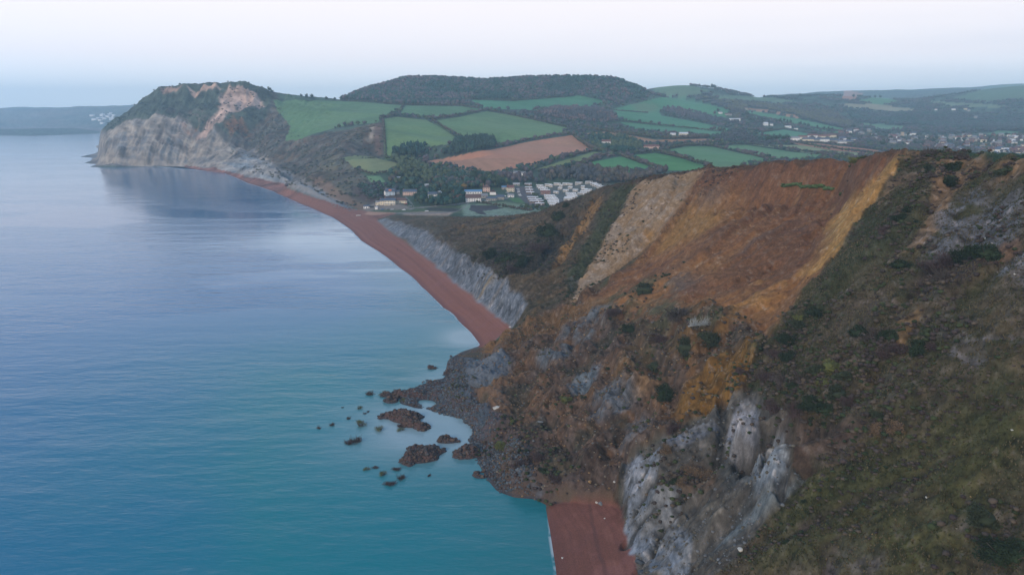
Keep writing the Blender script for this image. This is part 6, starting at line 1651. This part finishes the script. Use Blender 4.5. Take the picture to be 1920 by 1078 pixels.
# ------------------------------------------------------------------ a walker on the beach
wp = at(745, 470)
person = empty('person', wp, 'tiny distant walker in dark clothes standing alone on the shingle beach', 'person')
def skinned(name, J, E, Rr, m_, parent):
    me = bpy.data.meshes.new(name); me.from_pydata(J, E, []); o = link(name, me, parent)
    sk_ = o.modifiers.new('skin', 'SKIN'); ss = o.modifiers.new('sub', 'SUBSURF'); ss.levels = 1; ss.render_levels = 1
    for v, r in zip(me.skin_vertices[0].data if me.skin_vertices else [], Rr): v.radius = (r, r)
    me.materials.append(m_); return o
bmx = bmesh.new()
J = [(0,0,.92),(0,0,1.15),(0,.01,1.40),(0,0,1.52),(0,-.01,1.66),(-.18,0,1.40),(-.24,.04,1.13),(-.22,-.06,.90),(.18,0,1.40),(.25,.0,1.13),(.22,-.1,.92),(-.09,0,.88),(-.11,-.08,.50),(-.11,.02,.08),(-.11,-.14,.04),(.09,0,.88),(.12,.06,.50),(.12,.18,.10),(.12,.04,.04)]
E = [(0,1),(1,2),(2,3),(3,4),(2,5),(5,6),(6,7),(2,8),(8,9),(9,10),(0,11),(11,12),(12,13),(13,14),(0,15),(15,16),(16,17),(17,18)]
Rr = [.14,.15,.16,.06,.10,.075,.055,.035,.075,.055,.035,.095,.07,.05,.04,.095,.07,.05,.04]
sl_ = bmx.verts.layers.skin.verify()
vs = [bmx.verts.new(j) for j in J]
for a, b in E: bmx.edges.new((vs[a], vs[b]))
for k, v in enumerate(vs):
    v[sl_].radius = (Rr[k], Rr[k])
    if k == 0: v[sl_].use_root = True
me = bpy.data.meshes.new('body'); bmx.to_mesh(me); bmx.free()
M_cloth = mat('dark_clothing', (.03, .035, .045), vary=.1, scale=4, bump=0)
me.materials.append(M_cloth)
o = link('body', me, person); o.modifiers.new('skin', 'SKIN'); ss = o.modifiers.new('sub', 'SUBSURF'); ss.render_levels = 1; ss.levels = 1
# any prototype that found no place is removed
for d_ in (TP, SP, BP):
    for k, o in d_.items():
        if o.location.z < -400:
            for ch in list(o.children): bpy.data.objects.remove(ch)
            bpy.data.objects.remove(o)
for (a_, o), fst in zip(fp, firsts):
    if fst:
        for ch in list(o.children):
            for g_ in list(ch.children): bpy.data.objects.remove(g_)
            bpy.data.objects.remove(ch)
        bpy.data.objects.remove(o)
# ------------------------------------------------------------------ the morning air
def haze(density, col):
    x0, x1, y0, y1, z0, z1 = -11900, 15600, -900, 12700, -30, 520
    me = bpy.data.meshes.new('haze')
    me.from_pydata([(x, y, z) for x in (x0, x1) for y in (y0, y1) for z in (z0, z1)], [], [(0, 1, 3, 2), (4, 6, 7, 5), (0, 4, 5, 1), (2, 3, 7, 6), (0, 2, 6, 4), (1, 5, 7, 3)])
    o = bpy.data.objects.new('haze', me); COL.objects.link(o)
    m = bpy.data.materials.new('haze'); m.use_nodes = True
    n, l = m.node_tree.nodes, m.node_tree.links; n.clear()
    out = n.new('ShaderNodeOutputMaterial'); v = n.new('ShaderNodeVolumePrincipled')
    v.inputs['Density'].default_value = density; v.inputs['Color'].default_value = (*col, 1)
    v.inputs['Anisotropy'].default_value = 0.0
    l.new(v.outputs[0], out.inputs['Volume'])
    me.materials.append(m)
    o['kind'] = 'stuff'; o['label'] = 'thin blue morning haze lying over sea, cliffs and far hills'
haze(0.000115, (.58, .82, 1.0))
